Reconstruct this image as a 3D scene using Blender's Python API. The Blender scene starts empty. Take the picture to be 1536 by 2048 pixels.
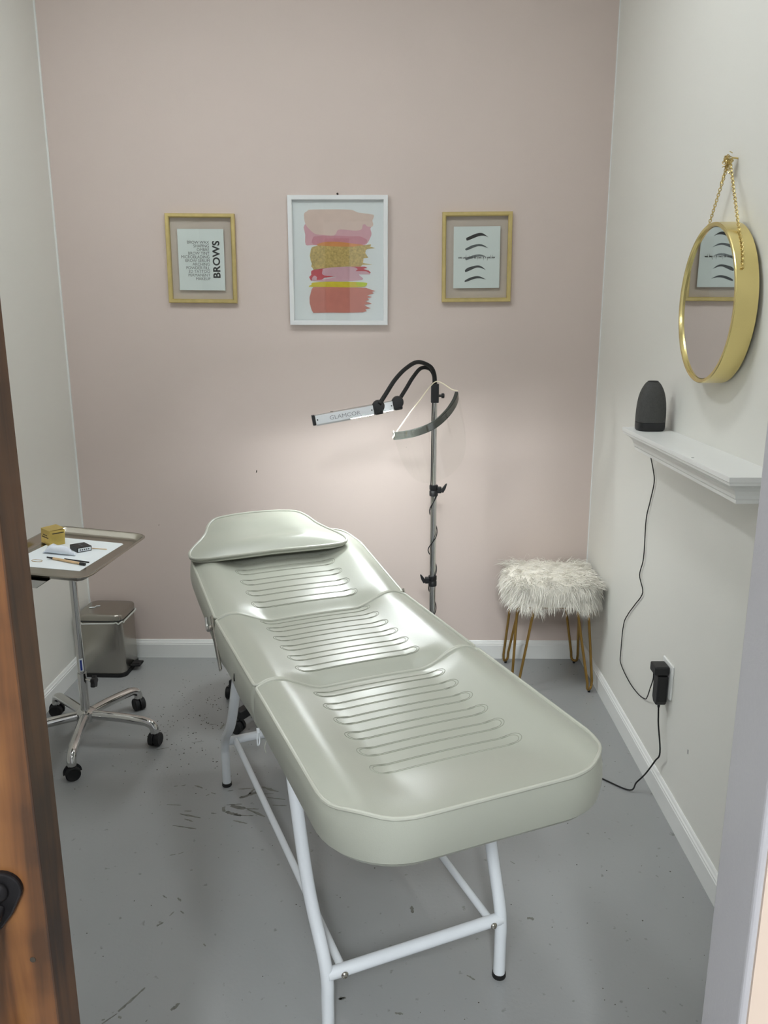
import bpy, bmesh, math, random
from mathutils import Vector, Matrix
random.seed(7)
PI = math.pi
R = math.radians
scn = bpy.context.scene
C = scn.collection

# ------------------------------------------------------------------ camera
H = 1.55                                   # camera height
XL, XR, D = -1.425, 0.878, 3.512           # left wall, right wall, back wall
CEIL = 3.15
cam_d = bpy.data.cameras.new('camera')
cam = bpy.data.objects.new('camera', cam_d); C.objects.link(cam)
cam_d.sensor_fit = 'VERTICAL'; cam_d.sensor_height = 36.0
cam_d.lens = 1600 / 2048 * 36.0
cam_d.clip_start = 0.05
def cam_axes(yaw, pitch, roll):
    f0 = Vector((-math.sin(yaw), math.cos(yaw), 0)); r0 = Vector((math.cos(yaw), math.sin(yaw), 0)); u0 = Vector((0, 0, 1))
    f = f0 * math.cos(pitch) - u0 * math.sin(pitch); u = u0 * math.cos(pitch) + f0 * math.sin(pitch)
    return r0 * math.cos(roll) + u * math.sin(roll), u * math.cos(roll) - r0 * math.sin(roll), f
cr, cu, cf = cam_axes(R(.806), R(13.529), R(-.13))
m = Matrix((cr, cu, -cf)).transposed().to_4x4(); m.translation = (0, 0, H)
cam.matrix_world = m
scn.camera = cam

# ------------------------------------------------------------------ world, exposure
w = bpy.data.worlds.new('world'); scn.world = w; w.use_nodes = True
w.node_tree.nodes['Background'].inputs[0].default_value = (0.93, 0.97, 1.0, 1)
w.node_tree.nodes['Background'].inputs[1].default_value = 0.65
scn.view_settings.view_transform = 'Standard'
scn.view_settings.look = 'None'
scn.view_settings.gamma = 1.0
scn.view_settings.use_curve_mapping = False
scn.view_settings.exposure = 0.0
CEILING_LIGHT = 50.0       # emission of the fluorescent panel in the room
HALL_LIGHT = 58.0          # emission of the fluorescent panels in the hall behind the camera
LAMP_LIGHT = 310.0          # emission of the LED strips of the beauty lamp

# ------------------------------------------------------------------ materials
def lin(c):
    return tuple(((v / 255) / 12.92 if v / 255 <= .04045 else ((v / 255 + .055) / 1.055) ** 2.4) for v in c)
MATS = {}
def mat(name, rgb, rough=.5, metal=0., spec=.5, var=.04, scale=8., bump=0., bscale=120., coat=0., emit=None, trans=0.):
    if name in MATS: return MATS[name]
    M = bpy.data.materials.new(name); M.use_nodes = True; MATS[name] = M
    nt = M.node_tree; N = nt.nodes; L = nt.links
    b = N['Principled BSDF']
    tc = N.new('ShaderNodeTexCoord')
    nz = N.new('ShaderNodeTexNoise'); nz.inputs['Scale'].default_value = scale; nz.inputs['Detail'].default_value = 4
    L.new(tc.outputs['Object'], nz.inputs['Vector'])
    rp = N.new('ShaderNodeValToRGB')
    c = lin(rgb)
    rp.color_ramp.elements[0].position = .3; rp.color_ramp.elements[1].position = .7
    rp.color_ramp.elements[0].color = (*[v * (1 - var) for v in c], 1)
    rp.color_ramp.elements[1].color = (*[min(1, v * (1 + var)) for v in c], 1)
    L.new(nz.outputs['Fac'], rp.inputs['Fac']); L.new(rp.outputs['Color'], b.inputs['Base Color'])
    b.inputs['Roughness'].default_value = rough; b.inputs['Metallic'].default_value = metal
    b.inputs['Specular IOR Level'].default_value = spec
    b.inputs['Coat Weight'].default_value = coat
    if trans: b.inputs['Transmission Weight'].default_value = trans
    if bump:
        n2 = N.new('ShaderNodeTexNoise'); n2.inputs['Scale'].default_value = bscale; n2.inputs['Detail'].default_value = 3
        L.new(tc.outputs['Object'], n2.inputs['Vector'])
        bp = N.new('ShaderNodeBump'); bp.inputs['Strength'].default_value = bump; bp.inputs['Distance'].default_value = .002
        L.new(n2.outputs['Fac'], bp.inputs['Height']); L.new(bp.outputs['Normal'], b.inputs['Normal'])
    if emit:
        b.inputs['Emission Color'].default_value = (*lin(emit[0]), 1); b.inputs['Emission Strength'].default_value = emit[1]
    return M
def glass_mat(name, tint, refl=.06, rough=.02):
    M = bpy.data.materials.new(name); M.use_nodes = True; nt = M.node_tree; N = nt.nodes; L = nt.links
    N.remove(N['Principled BSDF'])
    t = N.new('ShaderNodeBsdfTransparent'); t.inputs[0].default_value = (*lin(tint), 1)
    g = N.new('ShaderNodeBsdfGlossy'); g.inputs['Roughness'].default_value = rough
    lw = N.new('ShaderNodeLayerWeight'); lw.inputs[0].default_value = .5
    fr = N.new('ShaderNodeMath'); fr.operation = 'POWER'; fr.inputs[1].default_value = 5; L.new(lw.outputs['Facing'], fr.inputs[0])
    ad = N.new('ShaderNodeMath'); ad.operation = 'ADD'; ad.inputs[1].default_value = refl
    nz = N.new('ShaderNodeTexNoise'); nz.inputs['Scale'].default_value = 20
    ml = N.new('ShaderNodeMath'); ml.operation = 'MULTIPLY_ADD'; ml.inputs[1].default_value = .01
    L.new(nz.outputs['Fac'], ml.inputs[0]); L.new(fr.outputs[0], ml.inputs[2]); L.new(ml.outputs[0], ad.inputs[0])
    mx = N.new('ShaderNodeMixShader'); L.new(ad.outputs[0], mx.inputs[0]); L.new(t.outputs[0], mx.inputs[1]); L.new(g.outputs[0], mx.inputs[2])
    L.new(mx.outputs[0], N['Material Output'].inputs[0])
    return M

m_pink = mat('pink_wall_paint', (210, 195, 187), .62, var=.015, scale=1.5, bump=.12, bscale=260, spec=.3)
m_white = mat('white_wall_paint', (226, 225, 218), .5, var=.012, scale=1.5, bump=.10, bscale=240, spec=.35)
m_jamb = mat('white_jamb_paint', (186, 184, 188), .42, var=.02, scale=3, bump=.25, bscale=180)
m_cream = mat('cream_hall_paint', (214, 194, 178), .6, var=.015, scale=2)
m_trim = mat('white_trim_gloss', (232, 233, 230), .32, var=.012, scale=5)
m_ceil = mat('white_ceiling_paint', (226, 225, 220), .8, var=.01)
m_vinyl = mat('ivory_vinyl', (166, 168, 156), .29, var=.02, scale=5, bump=.10, bscale=420, spec=.55)
m_piping = mat('ivory_vinyl_piping', (178, 179, 167), .36, var=.02, scale=20)
m_stitch = mat('stitch_groove', (142, 144, 131), .6, var=.04, scale=60)
m_steelw = mat('white_powder_coat', (222, 226, 230), .26, var=.015, scale=12, spec=.5)
m_black = mat('black_plastic', (22, 22, 24), .45, var=.15, scale=30)
m_rubber = mat('black_rubber', (16, 16, 17), .7, var=.15, scale=40)
m_chrome = mat('chrome', (205, 205, 203), .1, 1, var=.03, scale=10)
m_nickel = mat('nickel_bolt', (190, 186, 178), .18, 1, var=.05, scale=60)
m_brushed = mat('brushed_steel', (172, 168, 160), .27, 1, var=.05, scale=14, bump=.03, bscale=90)
m_tray = mat('stainless_tray', (176, 171, 161), .24, 1, var=.04, scale=9)
m_gold = mat('brushed_gold_frame', (214, 195, 134), .36, .8, var=.06, scale=40)
m_goldm = mat('polished_brass_rim', (230, 212, 146), .24, .85, var=.03, scale=14)
m_goldleg = mat('satin_brass_leg', (165, 131, 72), .34, .9, var=.05, scale=30)
m_chain = mat('brass_chain', (214, 192, 128), .28, .9, var=.08, scale=80)
m_mirror = mat('mirror_silver', (232, 234, 234), .015, 1, var=.005, scale=2)
m_paper = mat('white_paper', (230, 236, 238), .7, var=.01, scale=6)
m_ink = mat('black_ink', (18, 18, 20), .6, var=.1, scale=60)
m_ink2 = mat('dark_grey_ink', (62, 66, 70), .6, var=.1, scale=60)
m_inkm = mat('mid_grey_ink', (92, 98, 102), .6, var=.25, scale=200)
m_inkl = mat('light_grey_ink', (122, 128, 132), .6, var=.2, scale=200)
m_frame = mat('white_frame_lacquer', (228, 229, 229), .35, var=.01, scale=10)
m_mount = mat('art_print_paper', (236, 239, 245), .6, var=.008, scale=4)
m_blush = mat('blush_paint', (226, 200, 192), .6, var=.03, scale=30)
m_rose = mat('rose_paint', (218, 164, 178), .6, var=.05, scale=30)
m_rose2 = mat('deep_rose_paint', (208, 138, 154), .6, var=.06, scale=35)
m_leaf = mat('gold_leaf', (210, 184, 122), .3, .6, var=.22, scale=120, bump=.7, bscale=260)
m_red = mat('crimson_paint', (200, 76, 88), .6, var=.08, scale=60)
m_lilac = mat('lilac_paint', (216, 172, 188), .6, var=.04, scale=40)
m_yel = mat('yellow_paint', (220, 200, 56), .6, var=.08, scale=50)
m_lime = mat('lime_paint', (196, 212, 52), .6, var=.08, scale=50)
m_coral = mat('coral_paint', (206, 128, 118), .6, var=.05, scale=30)
m_orange = mat('orange_paint', (222, 150, 92), .6, var=.08, scale=30)
m_glass = glass_mat('picture_glass', (250, 251, 249), .045)
m_visor = glass_mat('clear_visor_film', (252, 252, 251), .06, .08)
m_spk = mat('charcoal_speaker_cloth', (66, 66, 64), .75, var=.12, scale=200, bump=.3, bscale=500)
m_goldbox = mat('gold_card', (204, 178, 98), .34, .55, var=.06, scale=60)
m_tube = mat('white_plastic_tube', (228, 234, 244), .25, var=.01)
m_foam = mat('grey_foam', (54, 56, 51), .8, var=.25, scale=45)
m_elastic = mat('cream_elastic', (232, 222, 196), .7, var=.05)
m_bag = mat('white_plastic_bag', (196, 197, 190), .4, var=.04, scale=30)
m_blue = mat('blue_print', (40, 62, 150), .5, var=.1, scale=60)
m_alu = mat('satin_aluminium', (196, 196, 194), .3, .9, var=.04, scale=20)
m_barface = mat('white_lamp_face', (214, 216, 218), .4, var=.01)
m_logo = mat('grey_print', (120, 122, 126), .5, var=.05)
m_led = mat('led_strip', (255, 250, 238), .5, emit=((244, 251, 252), LAMP_LIGHT))
m_wood_pencil = mat('pale_pencil_wood', (214, 182, 140), .5, var=.1, scale=60)
m_fur = mat('cream_fur', (240, 236, 226), .75, var=.10, scale=30)
m_scuff = mat('dark_scuff', (104, 103, 97), .6, var=.25, scale=60)
m_speck = mat('dirt_speck', (58, 50, 40), .8, var=.3, scale=60)
m_handle = mat('black_iron', (34, 32, 34), .38, .6, var=.3, scale=50)

def floor_mat():
    M = mat('grey_floor_paint', (150, 151, 151), .25, var=.035, scale=2.2, spec=.45, bump=.22, bscale=95)
    nt = M.node_tree; N = nt.nodes; L = nt.links; b = N['Principled BSDF']
    src = b.inputs['Base Color'].links[0].from_socket
    tc = N['Texture Coordinate']
    n = N.new('ShaderNodeTexNoise'); n.inputs['Scale'].default_value = 46; n.inputs['Detail'].default_value = 5
    L.new(tc.outputs['Object'], n.inputs['Vector'])
    r = N.new('ShaderNodeValToRGB'); r.color_ramp.elements[0].position = .66; r.color_ramp.elements[1].position = .74
    L.new(n.outputs['Fac'], r.inputs['Fac'])
    mx = N.new('ShaderNodeMixRGB'); mx.inputs[2].default_value = (*lin((96, 95, 90)), 1)
    mu = N.new('ShaderNodeMath'); mu.operation = 'MULTIPLY'; mu.inputs[1].default_value = .5
    L.new(r.outputs['Color'], mu.inputs[0]); L.new(mu.outputs[0], mx.inputs[0]); L.new(src, mx.inputs[1])
    L.new(mx.outputs[0], b.inputs['Base Color'])
    return M
m_floor = floor_mat()

def wood_mat(name, dark, mid, light):
    M = bpy.data.materials.new(name); M.use_nodes = True; nt = M.node_tree; N = nt.nodes; L = nt.links; b = N['Principled BSDF']
    tc = N.new('ShaderNodeTexCoord'); mp = N.new('ShaderNodeMapping'); mp.inputs['Scale'].default_value = (26, 26, 1.6)
    L.new(tc.outputs['Object'], mp.inputs['Vector'])
    n1 = N.new('ShaderNodeTexNoise'); n1.inputs['Scale'].default_value = 1.6; n1.inputs['Detail'].default_value = 8; n1.inputs['Distortion'].default_value = .6
    L.new(mp.outputs[0], n1.inputs['Vector'])
    n2 = N.new('ShaderNodeTexNoise'); n2.inputs['Scale'].default_value = 7; n2.inputs['Detail'].default_value = 3
    L.new(tc.outputs['Object'], n2.inputs['Vector'])
    ad = N.new('ShaderNodeMath'); ad.operation = 'MULTIPLY_ADD'; ad.inputs[1].default_value = .5
    L.new(n1.outputs['Fac'], ad.inputs[0])
    ml = N.new('ShaderNodeMath'); ml.operation = 'MULTIPLY'; ml.inputs[1].default_value = .5; L.new(n2.outputs['Fac'], ml.inputs[0]); L.new(ml.outputs[0], ad.inputs[2])
    rp = N.new('ShaderNodeValToRGB'); e = rp.color_ramp.elements
    e[0].position = .40; e[0].color = (*lin(dark), 1); e[1].position = .61; e[1].color = (*lin(light), 1)
    k = e.new(.5); k.color = (*lin(mid), 1)
    L.new(ad.outputs[0], rp.inputs['Fac']); L.new(rp.outputs[0], b.inputs['Base Color'])
    b.inputs['Roughness'].default_value = .5
    bp = N.new('ShaderNodeBump'); bp.inputs['Strength'].default_value = .25; bp.inputs['Distance'].default_value = .002
    L.new(n1.outputs['Fac'], bp.inputs['Height']); L.new(bp.outputs[0], b.inputs['Normal'])
    return M
m_wood = wood_mat('brown_stained_wood', (70, 45, 26), (108, 69, 38), (134, 90, 50))
m_woodedge = wood_mat('dark_stained_wood_edge', (52, 34, 23), (80, 53, 33), (98, 66, 40))

# ------------------------------------------------------------------ mesh helpers
class MB:
    def __init__(s): s.v = []; s.f = []
    def add(s, v, f):
        o = len(s.v); s.v += [tuple(p) for p in v]; s.f += [tuple(i + o for i in q) for q in f]; return s
    def box(s, a, b):
        x0, y0, z0 = a; x1, y1, z1 = b
        return s.add([(x0, y0, z0), (x1, y0, z0), (x1, y1, z0), (x0, y1, z0), (x0, y0, z1), (x1, y0, z1), (x1, y1, z1), (x0, y1, z1)],
                     [(0, 3, 2, 1), (4, 5, 6, 7), (0, 1, 5, 4), (1, 2, 6, 5), (2, 3, 7, 6), (3, 0, 4, 7)])
    def tube(s, pts, rad, n=12, closed=False, cap=True, flat=None):
        pts = [Vector(p) for p in pts]; k = len(pts)
        rr = rad if isinstance(rad, (list, tuple)) else [rad] * k
        T = []
        for i in range(k):
            if closed: t = pts[(i + 1) % k] - pts[i - 1]
            else: t = pts[min(i + 1, k - 1)] - pts[max(i - 1, 0)]
            T.append(t.normalized() if t.length > 1e-9 else Vector((0, 0, 1)))
        ref = Vector((0, 0, 1)) if abs(T[0].z) < .9 else Vector((1, 0, 0))
        nrm = (ref - T[0] * ref.dot(T[0])).normalized()
        vs = []; fs = []
        for i in range(k):
            nrm = (nrm - T[i] * nrm.dot(T[i])); nrm = nrm.normalized() if nrm.length > 1e-9 else Vector((1, 0, 0))
            bi = T[i].cross(nrm)
            for j in range(n):
                a = 2 * PI * j / n
                vs.append(pts[i] + nrm * (math.cos(a) * rr[i]) + bi * (math.sin(a) * rr[i] * (flat or 1)))
        for i in range(k if closed else k - 1):
            for j in range(n):
                a = i * n + j; b = i * n + (j + 1) % n; c = ((i + 1) % k) * n + (j + 1) % n; d = ((i + 1) % k) * n + j
                fs.append((a, b, c, d))
        if cap and not closed:
            fs.append(tuple(range(n - 1, -1, -1))); fs.append(tuple((k - 1) * n + j for j in range(n)))
        return s.add(vs, fs)
    def lathe(s, prof, n=28, origin=(0, 0, 0), axis='z', sx=1, sy=1):
        o = Vector(origin); vs = []; fs = []
        for r, h in prof:
            for j in range(n):
                a = 2 * PI * j / n; x, y = r * math.cos(a) * sx, r * math.sin(a) * sy
                p = {'z': (x, y, h), 'x': (h, x, y), 'y': (y, h, x)}[axis]
                vs.append(o + Vector(p))
        k = len(prof)
        for i in range(k - 1):
            for j in range(n): fs.append((i * n + j, i * n + (j + 1) % n, (i + 1) * n + (j + 1) % n, (i + 1) * n + j))
        fs.append(tuple(range(n - 1, -1, -1))); fs.append(tuple((k - 1) * n + j for j in range(n)))
        return s.add(vs, fs)
    def prism(s, outline, h0, h1, plane='xy'):
        n = len(outline)
        P = {'xy': lambda a, b, h: (a, b, h), 'xz': lambda a, b, h: (a, h, b), 'yz': lambda a, b, h: (h, a, b)}[plane]
        vs = [P(a, b, h0) for a, b in outline] + [P(a, b, h1) for a, b in outline]
        fs = [tuple(range(n - 1, -1, -1)), tuple(range(n, 2 * n))] + [(i, (i + 1) % n, n + (i + 1) % n, n + i) for i in range(n)]
        return s.add(vs, fs)
    def loft(s, loops, cap0=True, cap1=True):
        n = len(loops[0]); vs = [p for l in loops for p in l]; fs = []
        for i in range(len(loops) - 1):
            for j in range(n): fs.append((i * n + j, i * n + (j + 1) % n, (i + 1) * n + (j + 1) % n, (i + 1) * n + j))
        if cap0: fs.append(tuple(range(n - 1, -1, -1)))
        if cap1: fs.append(tuple((len(loops) - 1) * n + j for j in range(n)))
        return s.add(vs, fs)
    def xf(s, M): s.v = [tuple(M @ Vector(p)) for p in s.v]; return s
    def build(s, name, material, parent=None, smooth=False, bevel=0, segs=2, recalc=True):
        me = bpy.data.meshes.new(name); me.from_pydata(s.v, [], s.f)
        if recalc:
            bm = bmesh.new(); bm.from_mesh(me); bmesh.ops.recalc_face_normals(bm, faces=bm.faces); bm.to_mesh(me); bm.free()
        me.materials.append(material)
        o = bpy.data.objects.new(name, me); C.objects.link(o)
        if parent: o.parent = parent
        if bevel:
            b = o.modifiers.new('bevel', 'BEVEL'); b.width = bevel; b.segments = segs; b.limit_method = 'ANGLE'; b.angle_limit = R(35)
        if smooth:
            me.shade_smooth()
            me.set_sharp_from_angle(angle=R(42))
        return o
def tag(o, label, cat, group=None):
    o['label'] = label; o['category'] = cat
    if group: o['group'] = group
    return o
def struct(o, label=None):
    o['kind'] = 'structure'
    if label: o['label'] = label
    return o
def thing(name, label, cat, loc=(0, 0, 0), rz=0, group=None):
    o = bpy.data.objects.new(name, None); C.objects.link(o); o.location = loc; o.rotation_euler = (0, 0, rz)
    o.empty_display_size = .05
    return tag(o, label, cat, group)
def rrect(w, h, r, n=6, cx=0, cy=0):
    out = []
    for sx, sy, a0 in ((1, 1, 0), (-1, 1, 90), (-1, -1, 180), (1, -1, 270)):
        for i in range(n + 1):
            a = R(a0 + 90 * i / n); out.append((cx + sx * (w / 2 - r) + r * math.cos(a), cy + sy * (h / 2 - r) + r * math.sin(a)))
    return out
def catmull(pts, n=8, closed=False):
    P = [Vector(p) for p in pts]; k = len(P); out = []
    for i in range(k if closed else k - 1):
        p0 = P[i - 1] if (closed or i > 0) else P[0] * 2 - P[1]
        p1 = P[i]; p2 = P[(i + 1) % k]
        p3 = P[(i + 2) % k] if (closed or i + 2 < k) else P[-1] * 2 - P[-2]
        for j in range(n):
            t = j / n
            out.append(.5 * ((2 * p1) + (p2 - p0) * t + (2 * p0 - 5 * p1 + 4 * p2 - p3) * t * t + (3 * p1 - p0 - 3 * p2 + p3) * t ** 3))
    if not closed: out.append(P[-1])
    return out
def text_obj(name, body, size, material, parent, M, align='LEFT', offset=0., xscale=1., shear=0., extrude=.0002, spacing=1.0):
    cu_ = bpy.data.curves.new(name, 'FONT'); cu_.body = body; cu_.size = size; cu_.align_x = align; cu_.align_y = 'BOTTOM_BASELINE'
    cu_.offset = offset; cu_.shear = shear; cu_.extrude = extrude; cu_.space_character = spacing; cu_.resolution_u = 4
    t = bpy.data.objects.new(name, cu_); C.objects.link(t)
    dg = bpy.context.evaluated_depsgraph_get()
    me = bpy.data.meshes.new_from_object(t.evaluated_get(dg)); bpy.data.objects.remove(t); bpy.data.curves.remove(cu_)
    me.transform(M @ Matrix.Diagonal((xscale, 1, 1, 1))); me.materials.clear(); me.materials.append(material)
    o = bpy.data.objects.new(name, me); C.objects.link(o); o.parent = parent
    return o

# ------------------------------------------------------------------ the room
Y1, Y2 = .876, .770          # inner and outer face of the front wall
JX = .4035                   # right side of the door opening
OX = -.52                    # left side of the opening
HEAD = 2.25
struct(MB().box((-4.2, -4.5, -.1), (3.6, D + .12, 0)).build('floor', m_floor))
struct(MB().box((XL, D, 0), (XR, D + .1, CEIL)).build('wall_back', m_pink))
struct(MB().box((XL - .1, Y1, 0), (XL, D + .1, CEIL)).build('wall_left', m_white))
struct(MB().box((XR, Y1, 0), (XR + .1, D + .1, CEIL)).build('wall_right', m_white))
struct(MB().box((XL - .1, Y1, CEIL), (XR + .1, D + .1, CEIL + .08)).build('ceiling', m_ceil))
# front wall: two piers and a header around the door opening, with bullnosed corners
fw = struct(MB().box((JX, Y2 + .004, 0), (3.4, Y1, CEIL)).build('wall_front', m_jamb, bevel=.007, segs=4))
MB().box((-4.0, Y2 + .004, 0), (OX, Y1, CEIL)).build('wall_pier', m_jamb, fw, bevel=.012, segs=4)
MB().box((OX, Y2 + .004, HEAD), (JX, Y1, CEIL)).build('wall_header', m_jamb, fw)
MB().box((JX + .0068, Y2, 0), (3.4, Y2 + .008, CEIL)).build('hall_paint', m_cream, fw)
MB().box((-4.0, Y2, 0), (OX - .012, Y2 + .004, CEIL)).build('hall_paint', m_cream, fw)
MB().box((OX - .012, Y2, HEAD), (JX + .005, Y2 + .004, CEIL)).build('hall_paint', m_cream, fw)

# baseboards with an ogee top
def baseboard(name, prof_to_xyz, a, b):
    prof = [(0, 0), (.0125, 0), (.0125, .066), (.0105, .069), (.0105, .074), (.0075, .078), (.0055, .084), (.003, .088), (0, .088)]
    l0 = [prof_to_xyz(d, z, a) for d, z in prof]; l1 = [prof_to_xyz(d, z, b) for d, z in prof]
    return struct(MB().loft([l0, l1]).build(name, m_trim))
baseboard('baseboard_back', lambda d, z, t: (t, D - d, z), XL, XR)
baseboard('baseboard_left', lambda d, z, t: (XL + d, t, z), Y1, D - .0125)
baseboard('baseboard_right', lambda d, z, t: (XR - d, t, z), Y1, D - .0125)
# caulk bead along the painted corners
struct(MB().box((XL, D - .006, .088), (XL + .006, D, CEIL)).build('trim_1', m_trim))
struct(MB().box((XR - .004, D - .004, .088), (XR, D, CEIL)).build('trim_2', m_trim))

# small marks on the walls and worn paint on the floor
def flake(cx, cy, dx, dy, wd, h):
    n = random.randint(7, 10); L = math.hypot(dx, dy); ux, uy = dx / L, dy / L; o = []
    top = []; bot = []
    for i in range(n + 1):
        t = i / n; ww = wd * (math.sin(PI * min(1, .12 + t * .8)) ** .6) * random.uniform(.45, 1.15)
        jx = random.uniform(-.12, .12) * wd
        top.append((cx + dx * t - uy * (ww / 2 + jx), cy + dy * t + ux * (ww / 2 + jx)))
        bot.append((cx + dx * t + uy * (ww / 2 - jx), cy + dy * t - ux * (ww / 2 - jx)))
    return top + bot[::-1], h
SCUFFS = [(-0.749, 2.324, 0.048, -0.003, 0.004), (-0.693, 2.274, 0.072, -0.021, 0.009), (-0.7, 2.213, 0.079, -0.017, 0.006), (-0.754, 2.429, 0.012, 0.005, 0.004), (-0.73, 2.433, 0.014, 0.006, 0.004), (-0.684, 2.436, 0.031, -0.016, 0.007), (-0.632, 2.375, 0.009, 0.01, 0.004), (-0.619, 2.394, 0.018, -0.009, 0.005), (-0.565, 2.403, 0.018, 0.005, 0.004), (-0.516, 2.362, 0.059, 0.041, 0.016), (-0.49, 2.386, 0.013, 0.031, 0.008), (-0.53, 2.415, 0.052, 0.006, 0.006), (-0.552, 2.324, 0.049, 0.006, 0.005), (-0.538, 2.319, 0.05, -0.016, 0.02), (-0.492, 2.305, 0.049, -0.003, 0.006), (-0.561, 2.311, 0.01, -0.025, 0.014), (-0.548, 2.287, 0.055, -0.021, 0.014), (-0.519, 2.269, 0.065, -0.002, 0.006), (-0.479, 2.301, 0.064, -0.039, 0.012), (-0.513, 2.24, 0.046, -0.015, 0.007), (-0.453, 2.429, 0.06, -0.028, 0.012), (-0.45, 2.386, 0.043, 0.005, 0.005), (-0.425, 2.367, 0.062, -0.011, 0.005), (-0.401, 2.324, 0.047, -0.003, 0.005), (-0.884, 2.668, 0.042, 0.016, 0.005), (-0.766, 2.722, 0.045, 0.008, 0.003), (-0.682, 2.289, 0.023, 0.0, 0.006), (-0.671, 2.247, 0.03, -0.013, 0.006), (-0.593, 2.279, 0.017, -0.002, 0.004), (-0.67, 2.068, 0.018, 0.005, 0.003), (-0.646, 2.074, 0.014, 0.009, 0.003), (-0.592, 2.003, 0.007, 0.001, 0.004), (-0.679, 2.824, 0.007, 0.039, 0.01), (-0.419, 2.185, 0.008, 0.002, 0.004), (-0.264, 2.181, 0.006, -0.002, 0.005), (-0.765, 2.885, 0.009, 0.016, 0.003), (-0.73, 2.856, 0.027, 0.007, 0.003), (-0.636, 1.515, 0.04, 0.069, 0.007), (-0.663, 1.482, 0.026, 0.028, 0.004), (-0.516, 1.52, 0.015, 0.02, 0.01), (-0.625, 1.783, 0.013, 0.014, 0.007), (-0.602, 1.82, 0.008, 0.016, 0.004), (-0.577, 1.839, 0.012, -0.01, 0.005), (-0.642, 1.898, 0.014, -0.011, 0.004), (-0.598, 1.889, 0.013, -0.013, 0.006), (-0.488, 1.723, 0.007, -0.008, 0.005), (-0.667, 1.492, 0.007, 0.002, 0.004), (-0.13, 1.555, 0.016, 0.004, 0.007), (-0.632, 1.503, 0.008, -0.006, 0.006), (-0.565, 1.488, 0.002, 0.006, 0.003), (0.353, 1.823, 0.018, -0.004, 0.012), (0.045, 1.864, 0.005, -0.026, 0.01), (0.176, 1.63, 0.018, -0.015, 0.006), (0.34, 2.053, 0.012, -0.013, 0.003), (0.001, 1.519, 0.019, -0.003, 0.008), (-0.132, 1.556, 0.016, 0.005, 0.008)]
sc = MB()
for x, y, dx, dy, wd in SCUFFS:
    o, _ = flake(x, y, dx, dy, wd, 0)
    sc.prism(o, .0, .0004)
so = sc.build('scuff_mark', m_scuff, bpy.data.objects['floor']); so['kind'] = 'stuff'
sp = MB()
def speck(x, y, r):
    sp.prism([(x + r * random.uniform(.5, 1.2) * math.cos(a), y + r * random.uniform(.4, 1.0) * math.sin(a)) for a in [2 * PI * i / 6 for i in range(6)]], 0, .0008)
for i in range(230):
    x = random.gauss(-.78, .13); y = random.gauss(2.88, .20)
    if y < D - .03 and x > XL + .03: speck(x, y, random.uniform(.001, .0034))
for i in range(160): speck(random.uniform(-.95, .85), random.uniform(1.2, 3.45), random.uniform(.0009, .0024))
po = sp.build('dirt_speck', m_speck, bpy.data.objects['floor']); po['kind'] = 'stuff'
wm = MB()
for x, z, a, b in ((-.619, .891, .003, .006), (-1.074, .643, .002, .002), (.05, 1.0, .0012, .0012)):
    wm.prism([(x - a, z - b), (x + a * .6, z - b * .8), (x + a, z + b), (x - a * .3, z + b * .9)], D - .0006, D + .0005, 'xz')
wm.build('wall_nick', m_speck, bpy.data.objects['wall_back'])
MB().prism([(2.17, .283), (2.174, .283), (2.176, .296), (2.171, .296)], XR - .0006, XR + .0005, 'yz').build('wall_nick', m_inkm, bpy.data.objects['wall_right'])

# ------------------------------------------------------------------ wooden sliding door at the opening
DY0, DY1, DX = .672, .720, -.3455
dr = bpy.data.objects.new('door_1', None); C.objects.link(dr); struct(dr); dr.location = (DX, DY1, 0)
dr['label'] = 'brown stained wooden sliding door with a black iron pull at the left edge'
def dpart(mb, name, mt, **k):
    mb.xf(Matrix.Translation((-DX, -DY1, 0))); return mb.build(name, mt, dr, **k)
dpart(MB().box((DX - .118, DY0, .02), (DX - .0005, DY1 - .0012, 2.14)), 'stile', m_wood, bevel=.003)
dpart(MB().box((DX - .004, DY0 + .001, .022), (DX + .0005, DY1, 2.138)), 'door_edge', m_woodedge, bevel=.0015)
for i in range(5):
    x1 = DX - .1195 - i * .142
    dpart(MB().box((x1 - .1405, DY0 + .012, .02), (x1, DY1 - .006, 2.14)), 'plank', m_wood, bevel=.003)
# iron pull: spade shaped plate, dome screw, curved grip running down out of the picture
hx, hz = DX - .038, 1.010
pl = [(hx + .020 * math.cos(a), hz + .019 * math.sin(a)) for a in [R(-35 + 215 * i / 14) for i in range(15)]]
pl = pl + [(hx - .026, hz - .020), (hx - .034, hz - .045), (hx - .022, hz - .060), (hx - .004, hz - .044), (hx + .008, hz - .028)]
hd = dpart(MB().prism(pl, DY0 - .006, DY0 + .001, 'xz'), 'pull_plate', m_handle, bevel=.002)
g = MB().tube(catmull([(hx - .006, DY0 - .004, hz - .020), (hx - .010, DY0 - .030, hz - .040), (hx - .014, DY0 - .042, hz - .09), (hx - .014, DY0 - .040, hz - .15), (hx - .010, DY0 - .004, hz - .19)], 8), .008)
dpart(g, 'pull_grip', m_handle, smooth=True)
dpart(MB().lathe([(.0115, 0), (.0115, -.002), (.009, -.0055), (.0045, -.007), (.0042, -.0045), (.001, -.0045)], 20, (hx - .004, DY0 - .006, hz - .001), 'y'), 'pull_screw', m_handle, smooth=True)
dpart(MB().lathe([(.003, 0), (.003, -.0006), (.001, -.0009)], 12, (DX - .018, DY0, .925), 'y'), 'knot', m_speck)

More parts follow.
